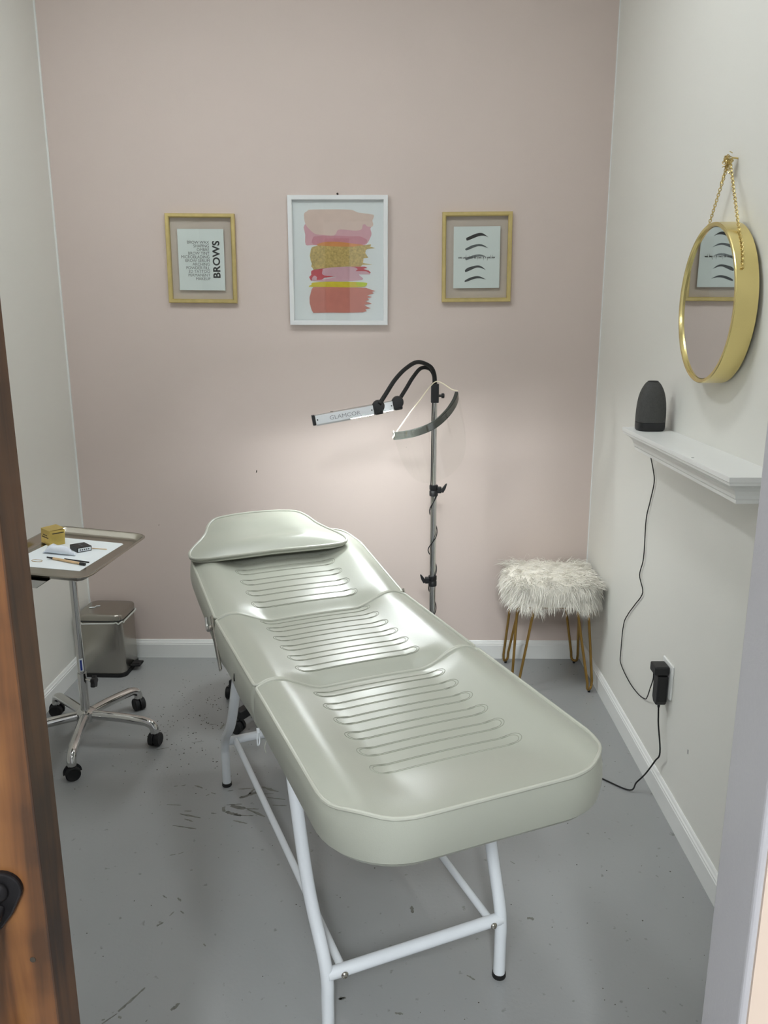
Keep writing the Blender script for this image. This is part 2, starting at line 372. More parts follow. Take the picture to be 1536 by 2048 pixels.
# ------------------------------------------------------------------ fluorescent fixtures
def fixture(name, label, x, y, z, lx, ly, strength, col=(246, 252, 255)):
    t = thing(name, label, 'ceiling light', (x, y, z))
    fr = MB().box((-lx / 2 - .02, -ly / 2 - .02, -.05), (lx / 2 + .02, ly / 2 + .02, 0)); fr.build('housing', m_trim, t, bevel=.004)
    e = mat('diffuser_' + label.split()[0], (245, 245, 240), .6, emit=(col, strength))
    MB().box((-lx / 2, -ly / 2, -.062), (lx / 2, ly / 2, -.0505)).build('diffuser', e, t)
    return t
fixture('ceiling_light', 'narrow fluorescent strip on the room ceiling near the left wall', -.95, 2.1, CEIL, .14, .6, CEILING_LIGHT)
fixture('ceiling_light', 'short fluorescent strip on the room ceiling above the bed', .0, 2.15, CEIL, .14, .6, CEILING_LIGHT * .75)
fixture('ceiling_light', 'long fluorescent fixture above the hall straight behind the camera', .05, -2.7, 3.6, .3, 1.2, HALL_LIGHT * 2.7)
fixture('ceiling_light', 'crosswise fluorescent fixture farther back in the hall', -.9, -2.2, 3.6, 1.5, .4, HALL_LIGHT)
fixture('ceiling_light', 'single fluorescent fixture to the right side of the hall', 1.6, -1.0, 3.6, .2, .5, HALL_LIGHT)
struct(MB().box((-4.2, -4.5, 3.6), (3.6, Y2, 3.7)).build('ceiling_hall', m_ceil))

# ------------------------------------------------------------------ treatment bed
BC = Vector((-.0565, 1.837, 0)); BA = R(23.5)
bed = thing('treatment_bed', 'ivory vinyl treatment bed with three padded sections on a white tubular frame', 'treatment bed', BC, BA)
HW = .295; ZT = .72
def half_w(v, v0, v1, r0, r1):
    a = HW
    if v < v0 + r0: a = min(a, HW - r0 + math.sqrt(max(0, r0 * r0 - (v0 + r0 - v) ** 2)))
    if v > v1 - r1: a = min(a, HW - r1 + math.sqrt(max(0, r1 * r1 - (v - v1 + r1) ** 2)))
    return a
def smooth(a, b, x):
    t = max(0, min(1, (x - a) / (b - a))); return t * t * (3 - 2 * t)
def top_z(u, v, v0, v1, d0, d1):
    c = 1 - smooth(.125, .235, abs(u))                # flat dished middle between two side bolsters
    if v0 < -.5: c *= smooth(0, .20, v - v0)
    if v1 > .9: c *= .12 + .88 * smooth(0, .20, v1 - v)
    z = -.028 * c + .004 * math.cos(u / .12) * c
    z += .006 * (1 - smooth(.0, .03, HW - abs(u))) * -1
    z -= d0 * c * (1 - smooth(0, .075, v - v0)) + d1 * c * (1 - smooth(0, .075, v1 - v))
    z += .006 * smooth(.2, .25, abs(u)) * (1 - smooth(.25, .29, abs(u)))
    return z
def section(name, v0, v1, r0, r1, thick, d0, d1, tilt=0, pivot=None, label=None, sag=0., slots=(), zoff=0.):
    """one padded section: dished top, bulging sides, piping and stitched slots"""
    NU, NV = 40, 34
    vs = [v0 + (v1 - v0) * (.5 - .5 * math.cos(PI * i / NV)) for i in range(NV + 1)]
    Mt = Matrix.Identity(4)
    if tilt: Mt = Matrix.Translation((0, pivot, ZT)) @ Matrix.Rotation(tilt, 4, 'X') @ Matrix.Translation((0, -pivot, -ZT))
    P = lambda u, v: Vector((u, v, ZT + zoff + top_z(u, v, v0, v1, d0, d1)))
    mb = MB(); verts = []; faces = []
    for v in vs:
        hwv = half_w(v, v0, v1, r0, r1)
        for i in range(NU + 1):
            t = -1 + 2 * i / NU; t = math.copysign(1 - (1 - abs(t)) ** 1.25, t)
            verts.append(P(hwv * t, v))
    W1 = NU + 1
    for j in range(NV):
        for i in range(NU): faces.append((j * W1 + i, j * W1 + i + 1, (j + 1) * W1 + i + 1, (j + 1) * W1 + i))
    ring = [i for i in range(W1)] + [j * W1 + NU for j in range(1, NV + 1)] + [NV * W1 + i for i in range(NU - 1, -1, -1)] + [j * W1 for j in range(NV - 1, 0, -1)]
    rp = [Vector(verts[i]) for i in ring]
    n = len(ring); cen = Vector((0, (v0 + v1) / 2, 0))
    prev = ring
    for k, (dz, ins) in enumerate(((.010, -.003), (.03, -.007), (.06, -.008), (.085, -.004), (thick - .012, .002), (thick - .002, .008), (thick, .016))):
        row = []
        for q in range(n):
            p = rp[q]; tng = rp[(q + 1) % n] - rp[q - 1]; nr = Vector((tng.y, -tng.x, 0)); nr = nr.normalized() if nr.length > 1e-9 else Vector((0, 0, 0))
            s = 1.0
            if (abs(p.y - v0) < 1e-6 and r0 < .05) or (abs(p.y - v1) < 1e-6 and r1 < .05): s = .0 if ins < 0 else 1
            base = ZT + zoff
            wob = sag * (.5 + .5 * math.sin(p.y * 23 + p.x * 9)) * (dz / thick) ** 2
            zz = base - dz - wob if k > 0 else min(p.z - .004, base - dz)
            zz = min(zz, p.z - .002 * (k + 1))
            row.append(len(verts)); verts.append(Vector((p.x, p.y, zz)) - nr * ins * s)
        for q in range(n): faces.append((prev[q], prev[(q + 1) % n], row[(q + 1) % n], row[q]))
        prev = row
    ci = len(verts); verts.append(Vector((0, cen.y, ZT + zoff - thick)))
    for q in range(n): faces.append((prev[q], prev[(q + 1) % n], ci))
    mb.add([Mt @ p for p in verts], faces)
    o = mb.build(name, m_vinyl, bed, smooth=True)
    if label: o['label'] = label
    MB().tube([Mt @ (p + Vector((0, 0, .0005))) for p in rp], .0042, 8, closed=True).build('piping', m_piping, o, smooth=True)
    for vc in slots:
        for gi, (hw_, hh) in enumerate(((.170, .0175), (.1635, .0135))):
            pts = []
            for i in range(9): a = -PI / 2 + PI * i / 8; pts.append((hw_ - hh + hh * math.cos(a), vc + hh * math.sin(a)))
            for i in range(1, 12): t = i / 12; pts.append(((hw_ - hh) * (1 - 2 * t), vc + hh))
            for i in range(9): a = PI / 2 + PI * i / 8; pts.append((-hw_ + hh + hh * math.cos(a), vc + hh * math.sin(a)))
            for i in range(1, 12): t = i / 12; pts.append(((hw_ - hh) * (-1 + 2 * t), vc - hh))
            if gi == 0: sm = MB()
            sm.tube([Mt @ (P(u, v) + Vector((0, 0, .0002))) for u, v in pts], .00085, 5, closed=True)
        sm.build('stitch_loop', m_stitch, o, smooth=True)
    return o, Mt
sec_leg, _ = section('leg_cushion', -.612, -.004, .150, .012, .100, .0, .010, sag=.002, slots=[-.06 - .0705 * i for i in range(6)])
sec_seat, _ = section('seat_cushion', .004, .466, .012, .012, .122, .022, .006, sag=.012, slots=[.443 - .0705 * i for i in range(6)])
BT = R(10.5); PIV = .468
sec_back, MBk = section('back_cushion', .472, .985, .012, .16, .100, .012, .0, tilt=BT, pivot=PIV, sag=.004, slots=[.548 + .072 * i for i in range(5)])
# plywood base under every section
for nm, a, b, M_ in (('leg_base', -.46, -.02, None), ('seat_base', .02, .45, None), ('back_base', .50, .92, MBk)):
    q = MB().box((-.21, a, ZT - .135), (.21, b, ZT - .102 if nm != 'seat_base' else ZT - .125))
    if M_: q.xf(M_)
    q.build(nm, m_steelw, bed, bevel=.006)
# contoured head pillow
PM = Matrix.Translation((-.035, .80, .802)) @ Matrix.Rotation(R(19), 4, 'X')
def pillow():
    half = [(0, 0), (.14, -.004), (.225, -.004), (.262, .006), (.268, .03), (.252, .062), (.222, .10), (.196, .14), (.178, .185), (.150, .222), (.105, .236), (.05, .243), (0, .245)]
    out = catmull([(x, y, 0) for x, y in half], 6)
    ol = [(p.x, p.y) for p in out] + [(-p.x, p.y) for p in out[::-1][1:-1]]
    mb = MB(); n = len(ol); cx, cy = 0, .11; NR = 9; vs = []; fs = []
    def ring(sc_, z): return [((x - cx) * sc_ + cx, (y - cy) * sc_ + cy, z) for x, y in ol]
    loops = []
    def under(sc_, k): return [((x - cx) * sc_ + cx, (y - cy) * sc_ + cy, -k * (.014 + .19 * max(0, y))) for x, y in ol]
    loops.append(under(.90, 1.06)); loops.append(under(.97, .95)); loops.append(under(1.005, .5)); loops.append(ring(1.0, 0))
    for k in range(1, NR): 
        t = k / NR; loops.append(ring(1 - t * .98, .018 * math.sin(PI / 2 * min(1, t * 1.6)) - .012 * smooth(.45, 1, t)))
    mb.loft(loops)
    return mb, ol
pm, pol = pillow(); pm.xf(PM)
pw = pm.build('headrest', m_vinyl, bed, smooth=True)
MB().tube([PM @ Vector((x, y, .001)) for x, y in pol], .0044, 8, closed=True).build('piping', m_piping, pw, smooth=True)
MB().tube([PM @ Vector((x * .97, .11 + (y - .11) * .97, -.95 * (.014 + .19 * max(0, y)))) for x, y in pol], .0036, 8, closed=True).build('piping', m_piping, pw, smooth=True)
# tubular steel frame
UC = -.017; UF = .218; LB = .165; TR = .0145
for s in (-1, 1):
    u = UC + s * UF; fl = -.034 if s < 0 else -.004
    for vt, vf in ((-.205, -.315), (.32, .757)):
        path = [(u, vf, .010), (u, vf, .05)] + [tuple(p) for p in catmull([(u, vf, .10), (u, vf, LB - .02), (u + fl * .10, vf + (vt - vf) * .10, LB + .04), (u + fl * .6, vf + (vt - vf) * .55, .36), (u + fl, vt, .605)], 6)]
        lg = MB().tube(path, TR, 14).build('leg', m_steelw, bed, smooth=True)
        MB().lathe([(TR + .001, 0), (TR + .0025, .003), (TR + .0018, .012), (TR - .001, .013)], 16, (u, vf, 0)).build('foot_cap', m_rubber, lg, smooth=True)
for vf in (-.315, .757):
    MB().tube([(UC - UF, vf, LB), (UC + UF, vf, LB)], .0145, 14).build('crossbar', m_steelw, bed, smooth=True)
for u in (-.200, .172):
    st = MB().tube([(u, -.315, LB + .002), (u, .757, LB + .002)], .0095, 12).build('stretcher', m_steelw, bed, smooth=True)
    MB().lathe([(.0075, -.001), (.0085, -.003), (.007, -.006), (.004, -.0075), (.0035, -.006), (.001, -.006)], 18, (u, -.3285, LB), 'y').build('screw', m_nickel, st, smooth=True)
# pivot bolt on the side of the leg section
def hexbolt(u, v, z, s, name='pivot_bolt'):
    b = MB().lathe([(.0085, 0), (.0098, s * .002), (.0098, s * .008), (.0075, s * .010), (.003, s * .0105)], 6, (u + s * .004, v, z), 'x').build(name, m_nickel, bed)
    MB().lathe([(.0135, 0), (.0135, s * .002), (.0125, s * .0028)], 20, (u + s * .001, v, z), 'x').build('washer', m_nickel, b)
    MB().tube([(u - s * .05, v, z), (u + s * .004, v, z)], .005, 10).build('shank', m_nickel, b)
hexbolt(-.262, -.212, .585, -1)
hexbolt(.262, -.212, .585, 1)
# recline bracket and release lever at the seat/back hinge
for s in (-1, 1):
    br = MB().prism([(.38, .60), (.40, .585), (.47, .655), (.50, .715), (.485, .725), (.455, .69)], s * (HW + .004), s * (HW + .010), 'yz').build('hinge_bracket', m_nickel, bed, bevel=.002)
    MB().lathe([(.007, 0), (.008, s * .003), (.006, s * .007), (.002, s * .008)], 16, (s * (HW + .010), .475, .69), 'x').build('rivet', m_nickel, br, smooth=True)
    MB().tube(catmull([(s * (HW + .010), .485, .690), (s * (HW + .013), .515, .668), (s * (HW + .012), .540, .668), (s * (HW + .010), .560, .690)], 6), .0055, 10).build('release_lever', m_alu, bed, smooth=True)
# zip pull and hanging thread at the lower seam
zp_ = MB().tube(catmull([(-.293, -.004, .600), (-.297, -.010, .592), (-.297, -.010, .572), (-.293, -.004, .566), (-.289, .002, .572), (-.289, .002, .592)], 5, True), .0016, 8, closed=True).build('zip_pull', m_steelw, bed, smooth=True)
MB().box((-.2965, -.0075, .598), (-.2895, -.0005, .610)).build('zip_slider', m_steelw, zp_, bevel=.001)
MB().tube(catmull([(-.285, -.05, .60), (-.290, -.052, .585), (-.288, -.054, .572)], 5), .0012, 6).build('loose_thread', m_piping, bed)
for v, z in ((.20, .655),):
    MB().prism([(v, z - .012), (v + .002, z - .004), (v - .005, z + .012), (v - .007, z + .006)], -HW - .0095, -HW - .006, 'yz').build('cover_slit', m_rubber, bed)
MB().lathe([(.004, 0), (.0045, -.001), (.001, -.0012)], 10, (-HW - .0062, .70, .715), 'x').build('vent_eyelet', m_rubber, bed)

# ------------------------------------------------------------------ rolling stool half hidden behind the bed
def caster(parent, x, y, rz, wheel_r=.022, top=.062, stem=True, mt=m_black):
    M_ = Matrix.Translation((x, y, 0)) @ Matrix.Rotation(rz, 4, 'Z')
    hood = MB(); arc = [((wheel_r + .006) * math.cos(a), wheel_r + .002 + (wheel_r + .006) * math.sin(a)) for a in [R(-5 + 200 * i / 14) for i in range(15)]]
    hood.prism([(p[0], p[1]) for p in arc] + [(-.008, wheel_r), (.008, wheel_r)], -.0012, .0012, 'xz').xf(M_)
    hood.box((-.010, -.014, wheel_r * 1.75), (.010, .014, wheel_r * 2.12)); hood.v[-8:] = [tuple(M_ @ Vector(p)) for p in hood.v[-8:]]
    h = hood.build('caster', mt, parent)
    for s in (-1, 1):
        wv = MB().lathe([(.003, s * .0015), (wheel_r - .003, s * .0015), (wheel_r, s * .004), (wheel_r, s * .019), (wheel_r - .004, s * .022), (wheel_r - .007, s * .0205), (.003, s * .021)], 24, (0, 0, wheel_r), 'y').xf(M_)
        wv.build('wheel', m_rubber, h, smooth=True)
    if stem: MB().tube([(x, y, wheel_r * 2), (x, y, top)], .0065, 10).build('stem', m_chrome, h, smooth=True)
    return h
rs = thing('rolling_stool', 'low black rolling stool tucked under the head end of the bed', 'stool', (-.45, 3.0, 0))
for k in range(5):
    a = R(232 + 72 * k) ; ex, ey = .253 * math.cos(a), .253 * math.sin(a)
    MB().loft([[Vector((.03 * math.cos(a), .03 * math.sin(a), 0)) + Vector((-math.sin(a) * p, math.cos(a) * p, q)) for p, q in ((-.022, .075), (.022, .075), (.018, .11), (-.018, .11))],
               [Vector((ex, ey, 0)) + Vector((-math.sin(a) * p, math.cos(a) * p, q)) for p, q in ((-.020, .050), (.020, .050), (.017, .088), (-.017, .088))]]).build('base_arm', m_black, rs, bevel=.004)
    caster(rs, ex, ey, a + 1.9, .026, .060)
MB().lathe([(.032, .07), (.034, .12), (.024, .13), (.024, .30), (.014, .30), (.014, .40)], 20).build('gas_column', m_black, rs, smooth=True)
MB().lathe([(.12, .395), (.165, .40), (.172, .42), (.168, .450), (.13, .462), (.01, .465)], 36).build('seat', m_black, rs, smooth=True)

# ------------------------------------------------------------------ framed pictures on the back wall
def frame_bars(parent, wd, ht, bw, dp, mt, y0, name='frame_bar', lip=.004):
    """four mitred bars; local x right, z up, y into the wall, front at y0-dp"""
    cs = [(-wd / 2, ht / 2), (wd / 2, ht / 2), (wd / 2, -ht / 2), (-wd / 2, -ht / 2)]
    for i in range(4):
        a = cs[i]; b = cs[(i + 1) % 4]
        def inn(p, d): return (p[0] - math.copysign(d, p[0]), p[1] - math.copysign(d, p[1]))
        prof = [(0, y0), (0, y0 - dp + lip * .5), (lip * .5, y0 - dp), (bw - lip, y0 - dp), (bw, y0 - dp + lip), (bw, y0)]
        l0 = [(*inn(a, d), y) for d, y in prof]; l1 = [(*inn(b, d), y) for d, y in prof]
        MB().loft([[(x, y, z) for x, z, y in l0], [(x, y, z) for x, z, y in l1]]).build(name, mt, parent)
def TX(x, y, z):   # text matrix: flat on a plane facing -y
    return Matrix.Translation((x, y, z)) @ Matrix.Rotation(PI / 2, 4, 'X')
# gold frame with the service list
g1 = thing('framed_picture', 'gold glass picture frame with the printed BROWS list, left on the pink wall', 'picture frame', (-.8125, D, 1.799), 0, 'gold picture frames')
g1.rotation_euler = (0, R(.6), 0)
frame_bars(g1, .289, .359, .0165, .020, m_gold, -.001)
gl = MB().box((-.130, -.0145, -.165), (.130, -.0125, .165)).build('glass_pane', m_glass, g1)
pp = MB().box((-.097, -.0116, -.127), (.096, -.0108, .119)).build('paper_print', m_paper, g1)
lines = ['BROW WAX', 'SHAPING', 'OMBRE', 'BROW TINT', 'MICROBLADING', 'BROW SERUM', 'ARCHING', 'POWDER FILL', '3D TATTOO', 'PERMANENT', 'MAKEUP']
for i, s_ in enumerate(lines):
    text_obj('list_line', s_, .0166, m_ink2, pp, TX(.0345, -.0119, .0605 - i * .01463), 'RIGHT', offset=-.00012, xscale=.98)
text_obj('vertical_word', 'BROWS', .0415, m_ink, pp, Matrix.Translation((.0765, -.0119, -.0785)) @ Matrix.Rotation(-PI / 2, 4, 'Y') @ Matrix.Rotation(PI / 2, 4, 'X'), 'LEFT', offset=.0011, xscale=1.02, spacing=1.04)
# gold frame with the brow drawings
g2 = thing('framed_picture', 'gold glass picture frame with five drawn eyebrows, right on the pink wall', 'picture frame', (.340, D, 1.801), 0, 'gold picture frames')
g2.rotation_euler = (0, R(-.4), 0)
frame_bars(g2, .289, .359, .0165, .020, m_gold, -.001)
MB().box((-.130, -.0145, -.165), (.130, -.0125, .165)).build('glass_pane', m_glass, g2)
pw2 = MB().box((-.0965, -.0116, -.123), (.0965, -.0108, .123)).build('paper_print', m_paper, g2)
def bxy(x, y):      # coordinates read off the print: 1120 wide, 1485 tall
    xs = 115 - 25 * (y - 265) / 1480
    return (-.0965 + (x - xs) / 1120 * .193, .123 - (y - 262) / 1485 * .246)
brows = [([(410, 535), (500, 495), (620, 445), (720, 420), (800, 425), (870, 465), (945, 525)], [(870, 492), (800, 485), (720, 495), (620, 530), (520, 570), (440, 598), (412, 585)], m_ink),
         ([(385, 795), (450, 760), (560, 710), (680, 688), (770, 690), (850, 720), (945, 785)], [(880, 765), (800, 740), (700, 735), (600, 765), (500, 805), (420, 832), (388, 820)], m_inkm),
         ([(390, 1022), (480, 985), (600, 945), (720, 930), (800, 945), (900, 995)], [(830, 985), (720, 980), (600, 1010), (500, 1040), (420, 1068), (390, 1060)], m_inkl),
         ([(375, 1310), (440, 1255), (550, 1220), (660, 1198), (730, 1203), (800, 1235), (885, 1310)], [(830, 1285), (750, 1255), (660, 1250), (560, 1290), (470, 1330), (395, 1355), (378, 1340)], m_ink2),
         ([(370, 1565), (440, 1520), (540, 1480), (640, 1458), (720, 1460), (800, 1490), (890, 1540)], [(820, 1525), (740, 1510), (640, 1515), (540, 1545), (450, 1580), (370, 1600)], m_ink2)]
for up, lo, mt in brows:
    a = catmull([(*bxy(*p), 0) for p in up], 4); b = catmull([(*bxy(*p), 0) for p in lo], 4)
    MB().prism([(p.x, p.y) for p in a + b], -.0119, -.0116, 'xz').build('eyebrow_drawing', mt, pw2)
GLY = {'n': (1.0, [(0, 0), (.15, .9), (.3, .1), (.45, .85), (.65, .8), (.75, .1), (1.0, .1)]),
       'e': (.8, [(0, .2), (.35, .5), (.5, .85), (.3, 1), (.15, .5), (.35, .05), (.8, .15)]),
       'v': (.9, [(0, .2), (.2, .9), (.4, 0), (.7, .95), (.9, .8)]), 'r': (.8, [(0, .1), (.3, .9), (.5, .7), (.55, .1), (.8, .1)]),
       'u': (1.0, [(0, .1), (.15, .9), (.25, .1), (.55, .1), (.7, .9), (.75, .1), (1, .1)]),
       'd': (1.0, [(0, .1), (.5, .9), (.2, .8), (.15, .1), (.5, .2), (.85, 2.3), (.7, .1), (1, .1)]),
       's': (.7, [(0, .1), (.35, 1), (.5, .4), (.3, 0), (.15, .1), (.7, .15)]), 't': (.7, [(0, .1), (.4, 2.0), (.3, .1), (.7, .15)]),
       'i': (.5, [(0, .1), (.2, .9), (.25, .1), (.5, .1)]), 'm': (1.4, [(0, 0), (.15, .9), (.3, .1), (.45, .9), (.65, .1), (.8, .9), (1.05, .1), (1.4, .1)]),
       'a': (.95, [(0, .1), (.5, .9), (.2, .8), (.15, .1), (.5, .2), (.65, .9), (.65, .1), (.95, .1)]), 'h': (1.0, [(0, .1), (.4, 2.2), (.2, 0), (.5, .9), (.65, .1), (1, .1)]),
       'p': (1.0, [(0, .2), (.3, .9), (.0, -1.3), (.3, .8), (.6, .8), (.5, .1), (1, .1)]), 'o': (.9, [(0, .2), (.4, .95), (.15, .5), (.35, .02), (.6, .5), (.45, .95), (.9, .8)]),
       'w': (1.3, [(0, .2), (.2, .9), (.35, 0), (.6, .8), (.8, 0), (1.05, .95), (1.3, .8)]), 'f': (.7, [(0, .2), (.5, 2.1), (.25, .6), (.05, -1.4), (.3, 0), (.7, .2)]),
       'g': (1.0, [(0, .1), (.5, .9), (.2, .8), (.15, .1), (.5, .2), (.65, .8), (.4, -1.4), (.2, -.8), (1, .2)]), 'b': (.9, [(0, .1), (.45, 2.2), (.2, .1), (.5, .1), (.6, .7), (.9, .7)])}
scr = MB(); cx = 0; WORDS = 'never underestimate the power of a good brow'.split()
tot = sum(sum(GLY[c][0] for c in w_) for w_ in WORDS) + 1.3 * (len(WORDS) - 1)
k_ = .1525 / tot; x00, z00 = bxy(220, 1028)
for w_ in WORDS:
    pts = []
    for c_ in w_:
        wd_, st_ = GLY[c_]
        for (px, py) in st_: pts.append((x00 + (cx + px + py * .22) * k_, 0, z00 + py * k_ * 1.7 + random.uniform(-1, 1) * .00012))
        cx += wd_
    scr.tube([(p.x, -.0122, p.z) for p in catmull(pts, 3)], .00034, 5)
    cx += 1.3
scr.build('handwritten_line', m_ink, pw2)
# white frame with the abstract print
g3 = thing('framed_picture', 'white framed abstract brushstroke print in the middle of the pink wall', 'picture frame', (-.238, D, 1.787))
g3.rotation_euler = (0, R(.2), 0)
frame_bars(g3, .414, .519, .0185, .024, m_frame, -.001, lip=.002)
ap = MB().box((-.190, -.0112, -.242), (.190, -.0100, .242)).build('art_print', m_mount, g3)
MB().box((-.189, -.0185, -.2415), (.189, -.0170, .2415)).build('glass_pane', m_glass, g3)
def axy(x, y): return (-.189 + x / 1515 * .378, .241 - y / 2045 * .482)
LAYER = [0]
def stroke(pts, mt, name, smoothn=3):
    LAYER[0] += 1; h = -.0112 - .00022 * LAYER[0]
    P = [(*axy(*p), 0) for p in pts]
    Q = [(p.x, p.y) for p in catmull(P, smoothn, True)] if smoothn > 1 else [(p[0], p[1]) for p in P]
    MB().prism(Q, h, -.0112, 'xz').build(name, mt, ap)
def jag(x0, x1, ya, yb, n):     # ragged dry-brush end: spikes from x0 out to x1
    out = []
    for i in range(n):
        y = ya + (yb - ya) * i / n; s_ = (yb - ya) / n
        out += [(x0 + random.uniform(-20, 20), y), (x0 + (x1 - x0) * random.uniform(.25, 1.0), y + s_ * .4), (x0 + random.uniform(-10, 40), y + s_ * .8)]
    return out
stroke([(205, 400), (210, 570), (215, 740), (330, 745), (600, 760), (900, 765), (1150, 755), (1240, 720), (1300, 610), (1315, 550), (1295, 470), (1300, 400), (900, 330), (500, 330)], m_rose, 'brushstroke')
stroke([(340, 620), (380, 600), (560, 585), (760, 590), (1000, 600), (1120, 600), (1240, 660), (1200, 730), (1000, 760), (700, 750), (340, 735)], m_rose2, 'brushstroke')
stroke([(195, 230), (250, 180), (300, 155), (600, 150), (950, 155), (1050, 185), (1110, 205), (1330, 235), (1355, 265), (1345, 300), (1330, 340), (1345, 400), (1320, 440), (1240, 430), (1210, 400), (1170, 410), (1150, 480), (1050, 505), (900, 490), (760, 490), (690, 585), (500, 575), (380, 560), (290, 490), (215, 390)], m_blush, 'brushstroke')
stroke([(400, 745), (480, 705), (620, 690), (800, 695), (1000, 720), (1180, 745), (1100, 775), (800, 775), (500, 765)], m_orange, 'brushstroke')
stroke([(290, 1000), (280, 920), (300, 820), (320, 780), (420, 755), (700, 770), (1000, 775), (1180, 750), (1300, 735)] + [(1310, 745), (1290, 770), (1375, 798), (1250, 810), (1220, 830), (1210, 880), (1260, 960), (1180, 970), (1170, 1050), (1330, 1076), (1160, 1080), (1130, 1110), (900, 1110), (650, 1125), (420, 1150), (340, 1165), (320, 1130), (300, 1110), (310, 1060)], m_leaf, 'gold_leaf_stroke', 1)
stroke([(300, 1185), (340, 1165), (450, 1150), (600, 1130), (1000, 1112), (1200, 1112), (1245, 1130), (1180, 1150), (1270, 1180), (1300, 1215), (1280, 1235), (1100, 1240), (700, 1280), (520, 1300), (480, 1330), (400, 1350), (290, 1350), (270, 1310), (262, 1290), (300, 1250), (295, 1220)], m_red, 'brushstroke', 1)
stroke([(490, 1180), (500, 1150), (640, 1125), (900, 1115), (1040, 1125), (1080, 1160), (1050, 1190), (1220, 1190), (1290, 1245), (1100, 1245), (1160, 1300), (1150, 1340), (900, 1360), (600, 1365), (400, 1362), (310, 1350), (320, 1290), (360, 1265), (395, 1300), (390, 1340), (520, 1325), (720, 1285), (560, 1270), (480, 1240)], m_lilac, 'brushstroke', 2)
stroke([(320, 1385), (600, 1370), (1060, 1375), (1220, 1385), (1240, 1405), (1205, 1450), (1050, 1465), (700, 1465), (420, 1460), (250, 1455), (300, 1420)], m_yel, 'brushstroke', 2)
stroke([(1060, 1378), (1220, 1388), (1235, 1408), (1200, 1448), (1080, 1440)], m_lime, 'brushstroke', 2)
stroke([(320, 1910), (290, 1850), (262, 1740), (262, 1640), (280, 1580), (300, 1500), (330, 1465), (600, 1460), (900, 1468), (1220, 1475)] + [(1300, 1505), (1375, 1530), (1320, 1545), (1350, 1570), (1290, 1590), (1240, 1610), (1320, 1635), (1240, 1650), (1270, 1685), (1210, 1705), (1320, 1748), (1190, 1770), (1230, 1800), (1300, 1828), (1210, 1845), (1230, 1880), (1160, 1900), (900, 1908), (600, 1905)], m_coral, 'brushstroke', 1)
MB().lathe([(.004, .012), (.0042, .002), (.003, -.006), (.001, -.0065)], 12, (-.238, D - .012, 2.0535), 'y').build('picture_nail', m_speck)
tag(bpy.data.objects['picture_nail'], 'small dark nail just above the white picture frame', 'nail')

# ------------------------------------------------------------------ round mirror on the right wall
MCY, MCZ, MR = 2.192, 1.587, .205
mi = thing('wall_mirror', 'round brass rimmed mirror hanging by a chain on the right wall', 'mirror', (XR - .0038, MCY, MCZ), R(-1.1))
rim = MB().lathe([(MR - .012, -.003), (MR, -.003), (MR, -.056), (MR - .002, -.058), (MR - .009, -.058), (MR - .010, -.054), (MR - .012, -.050)], 96, (0, 0, 0), 'x')
rim.f = rim.f[:-2]; n_ = 96; k7 = 7
rim.f += [((k7 - 1) * n_ + j, (k7 - 1) * n_ + (j + 1) % n_, (j + 1) % n_, j) for j in range(n_)]
rim.build('rim', m_goldm, mi, smooth=True)
MB().lathe([(MR - .0125, -.046), (MR - .0125, -.051), (.001, -.051)], 96, (0, 0, 0), 'x').build('mirror_glass', m_mirror, mi, smooth=False)
MB().lathe([(MR - .014, -.003), (MR - .014, -.010), (.001, -.010)], 48, (0, 0, 0), 'x').build('back_board', m_black, mi)
def chain(path, name, parent, L=.0095):
    pts = [Vector(p) for p in path]; mb = MB(); acc = 0
    seg = []
    for a, b in zip(pts[:-1], pts[1:]): seg.append((a, b, (b - a).length))
    tot_ = sum(s_[2] for s_ in seg); n = int(tot_ / (L * .72)); 
    def at(d):
        for a, b, l in seg:
            if d <= l: return a.lerp(b, d / max(l, 1e-9)), (b - a).normalized()
            d -= l
        return seg[-1][1], (seg[-1][1] - seg[-1][0]).normalized()
    for i in range(n):
        p, t = at((i + .5) * tot_ / n)
        side = Vector((1, 0, 0)).cross(t).normalized(); nx = t.cross(side)
        q = side if i % 2 else (side * .5 + nx * .86).normalized()
        ring = [p + t * (math.cos(a) * L / 2) + q * (math.sin(a) * L * .36) for a in [2 * PI * j / 10 for j in range(10)]]
        mb.tube(ring, .00105, 5, closed=True)
    return mb.build(name, m_chain, parent, smooth=True)
hook = Vector((-.018, 2.216 - MCY, 1.948 - MCZ))
for s in (-1, 1):
    e = Vector((-.043, s * .190, 1.666 - MCZ)); e2 = Vector((-.043, s * .1935, .083))
    # the chain lies on the rim, then runs straight to the nail
    arc = []
    a0 = math.atan2(.079, s * .19)
    for i in range(7):
        a = a0 + (R(32) if s < 0 else R(28)) * (i / 6) * (1 if s > 0 else -1)
        arc.append(Vector((-.043 + .012 * i / 6, (MR + .002) * math.cos(a), (MR + .002) * math.sin(a))))
    chain(arc + [hook + Vector((0, s * .003, -.004))], 'chain', mi)
    MB().lathe([(.0035, 0), (.0045, .001), (.003, .004), (.001, .0045)], 12, (0, 0, 0), 'y').xf(Matrix.Translation(arc[0]) @ Matrix.Rotation(a0 - PI / 2, 4, 'X')).build('chain_screw', m_chain, mi, smooth=True)
kb = MB()
for i in range(34):
    p = hook + Vector((random.uniform(-.010, .006), random.gauss(.002, .009), random.gauss(-.004, .009)))
    q = Vector((random.gauss(0, 1), random.gauss(0, 1), random.gauss(0, 1))).normalized(); t = q.orthogonal().normalized()
    kb.tube([p + t * (math.cos(a) * .0048) + q.cross(t) * (math.sin(a) * .0036) for a in [2 * PI * j / 10 for j in range(10)]], .0011, 5, closed=True)
kb.build('chain_knot', m_chain, mi, smooth=True)
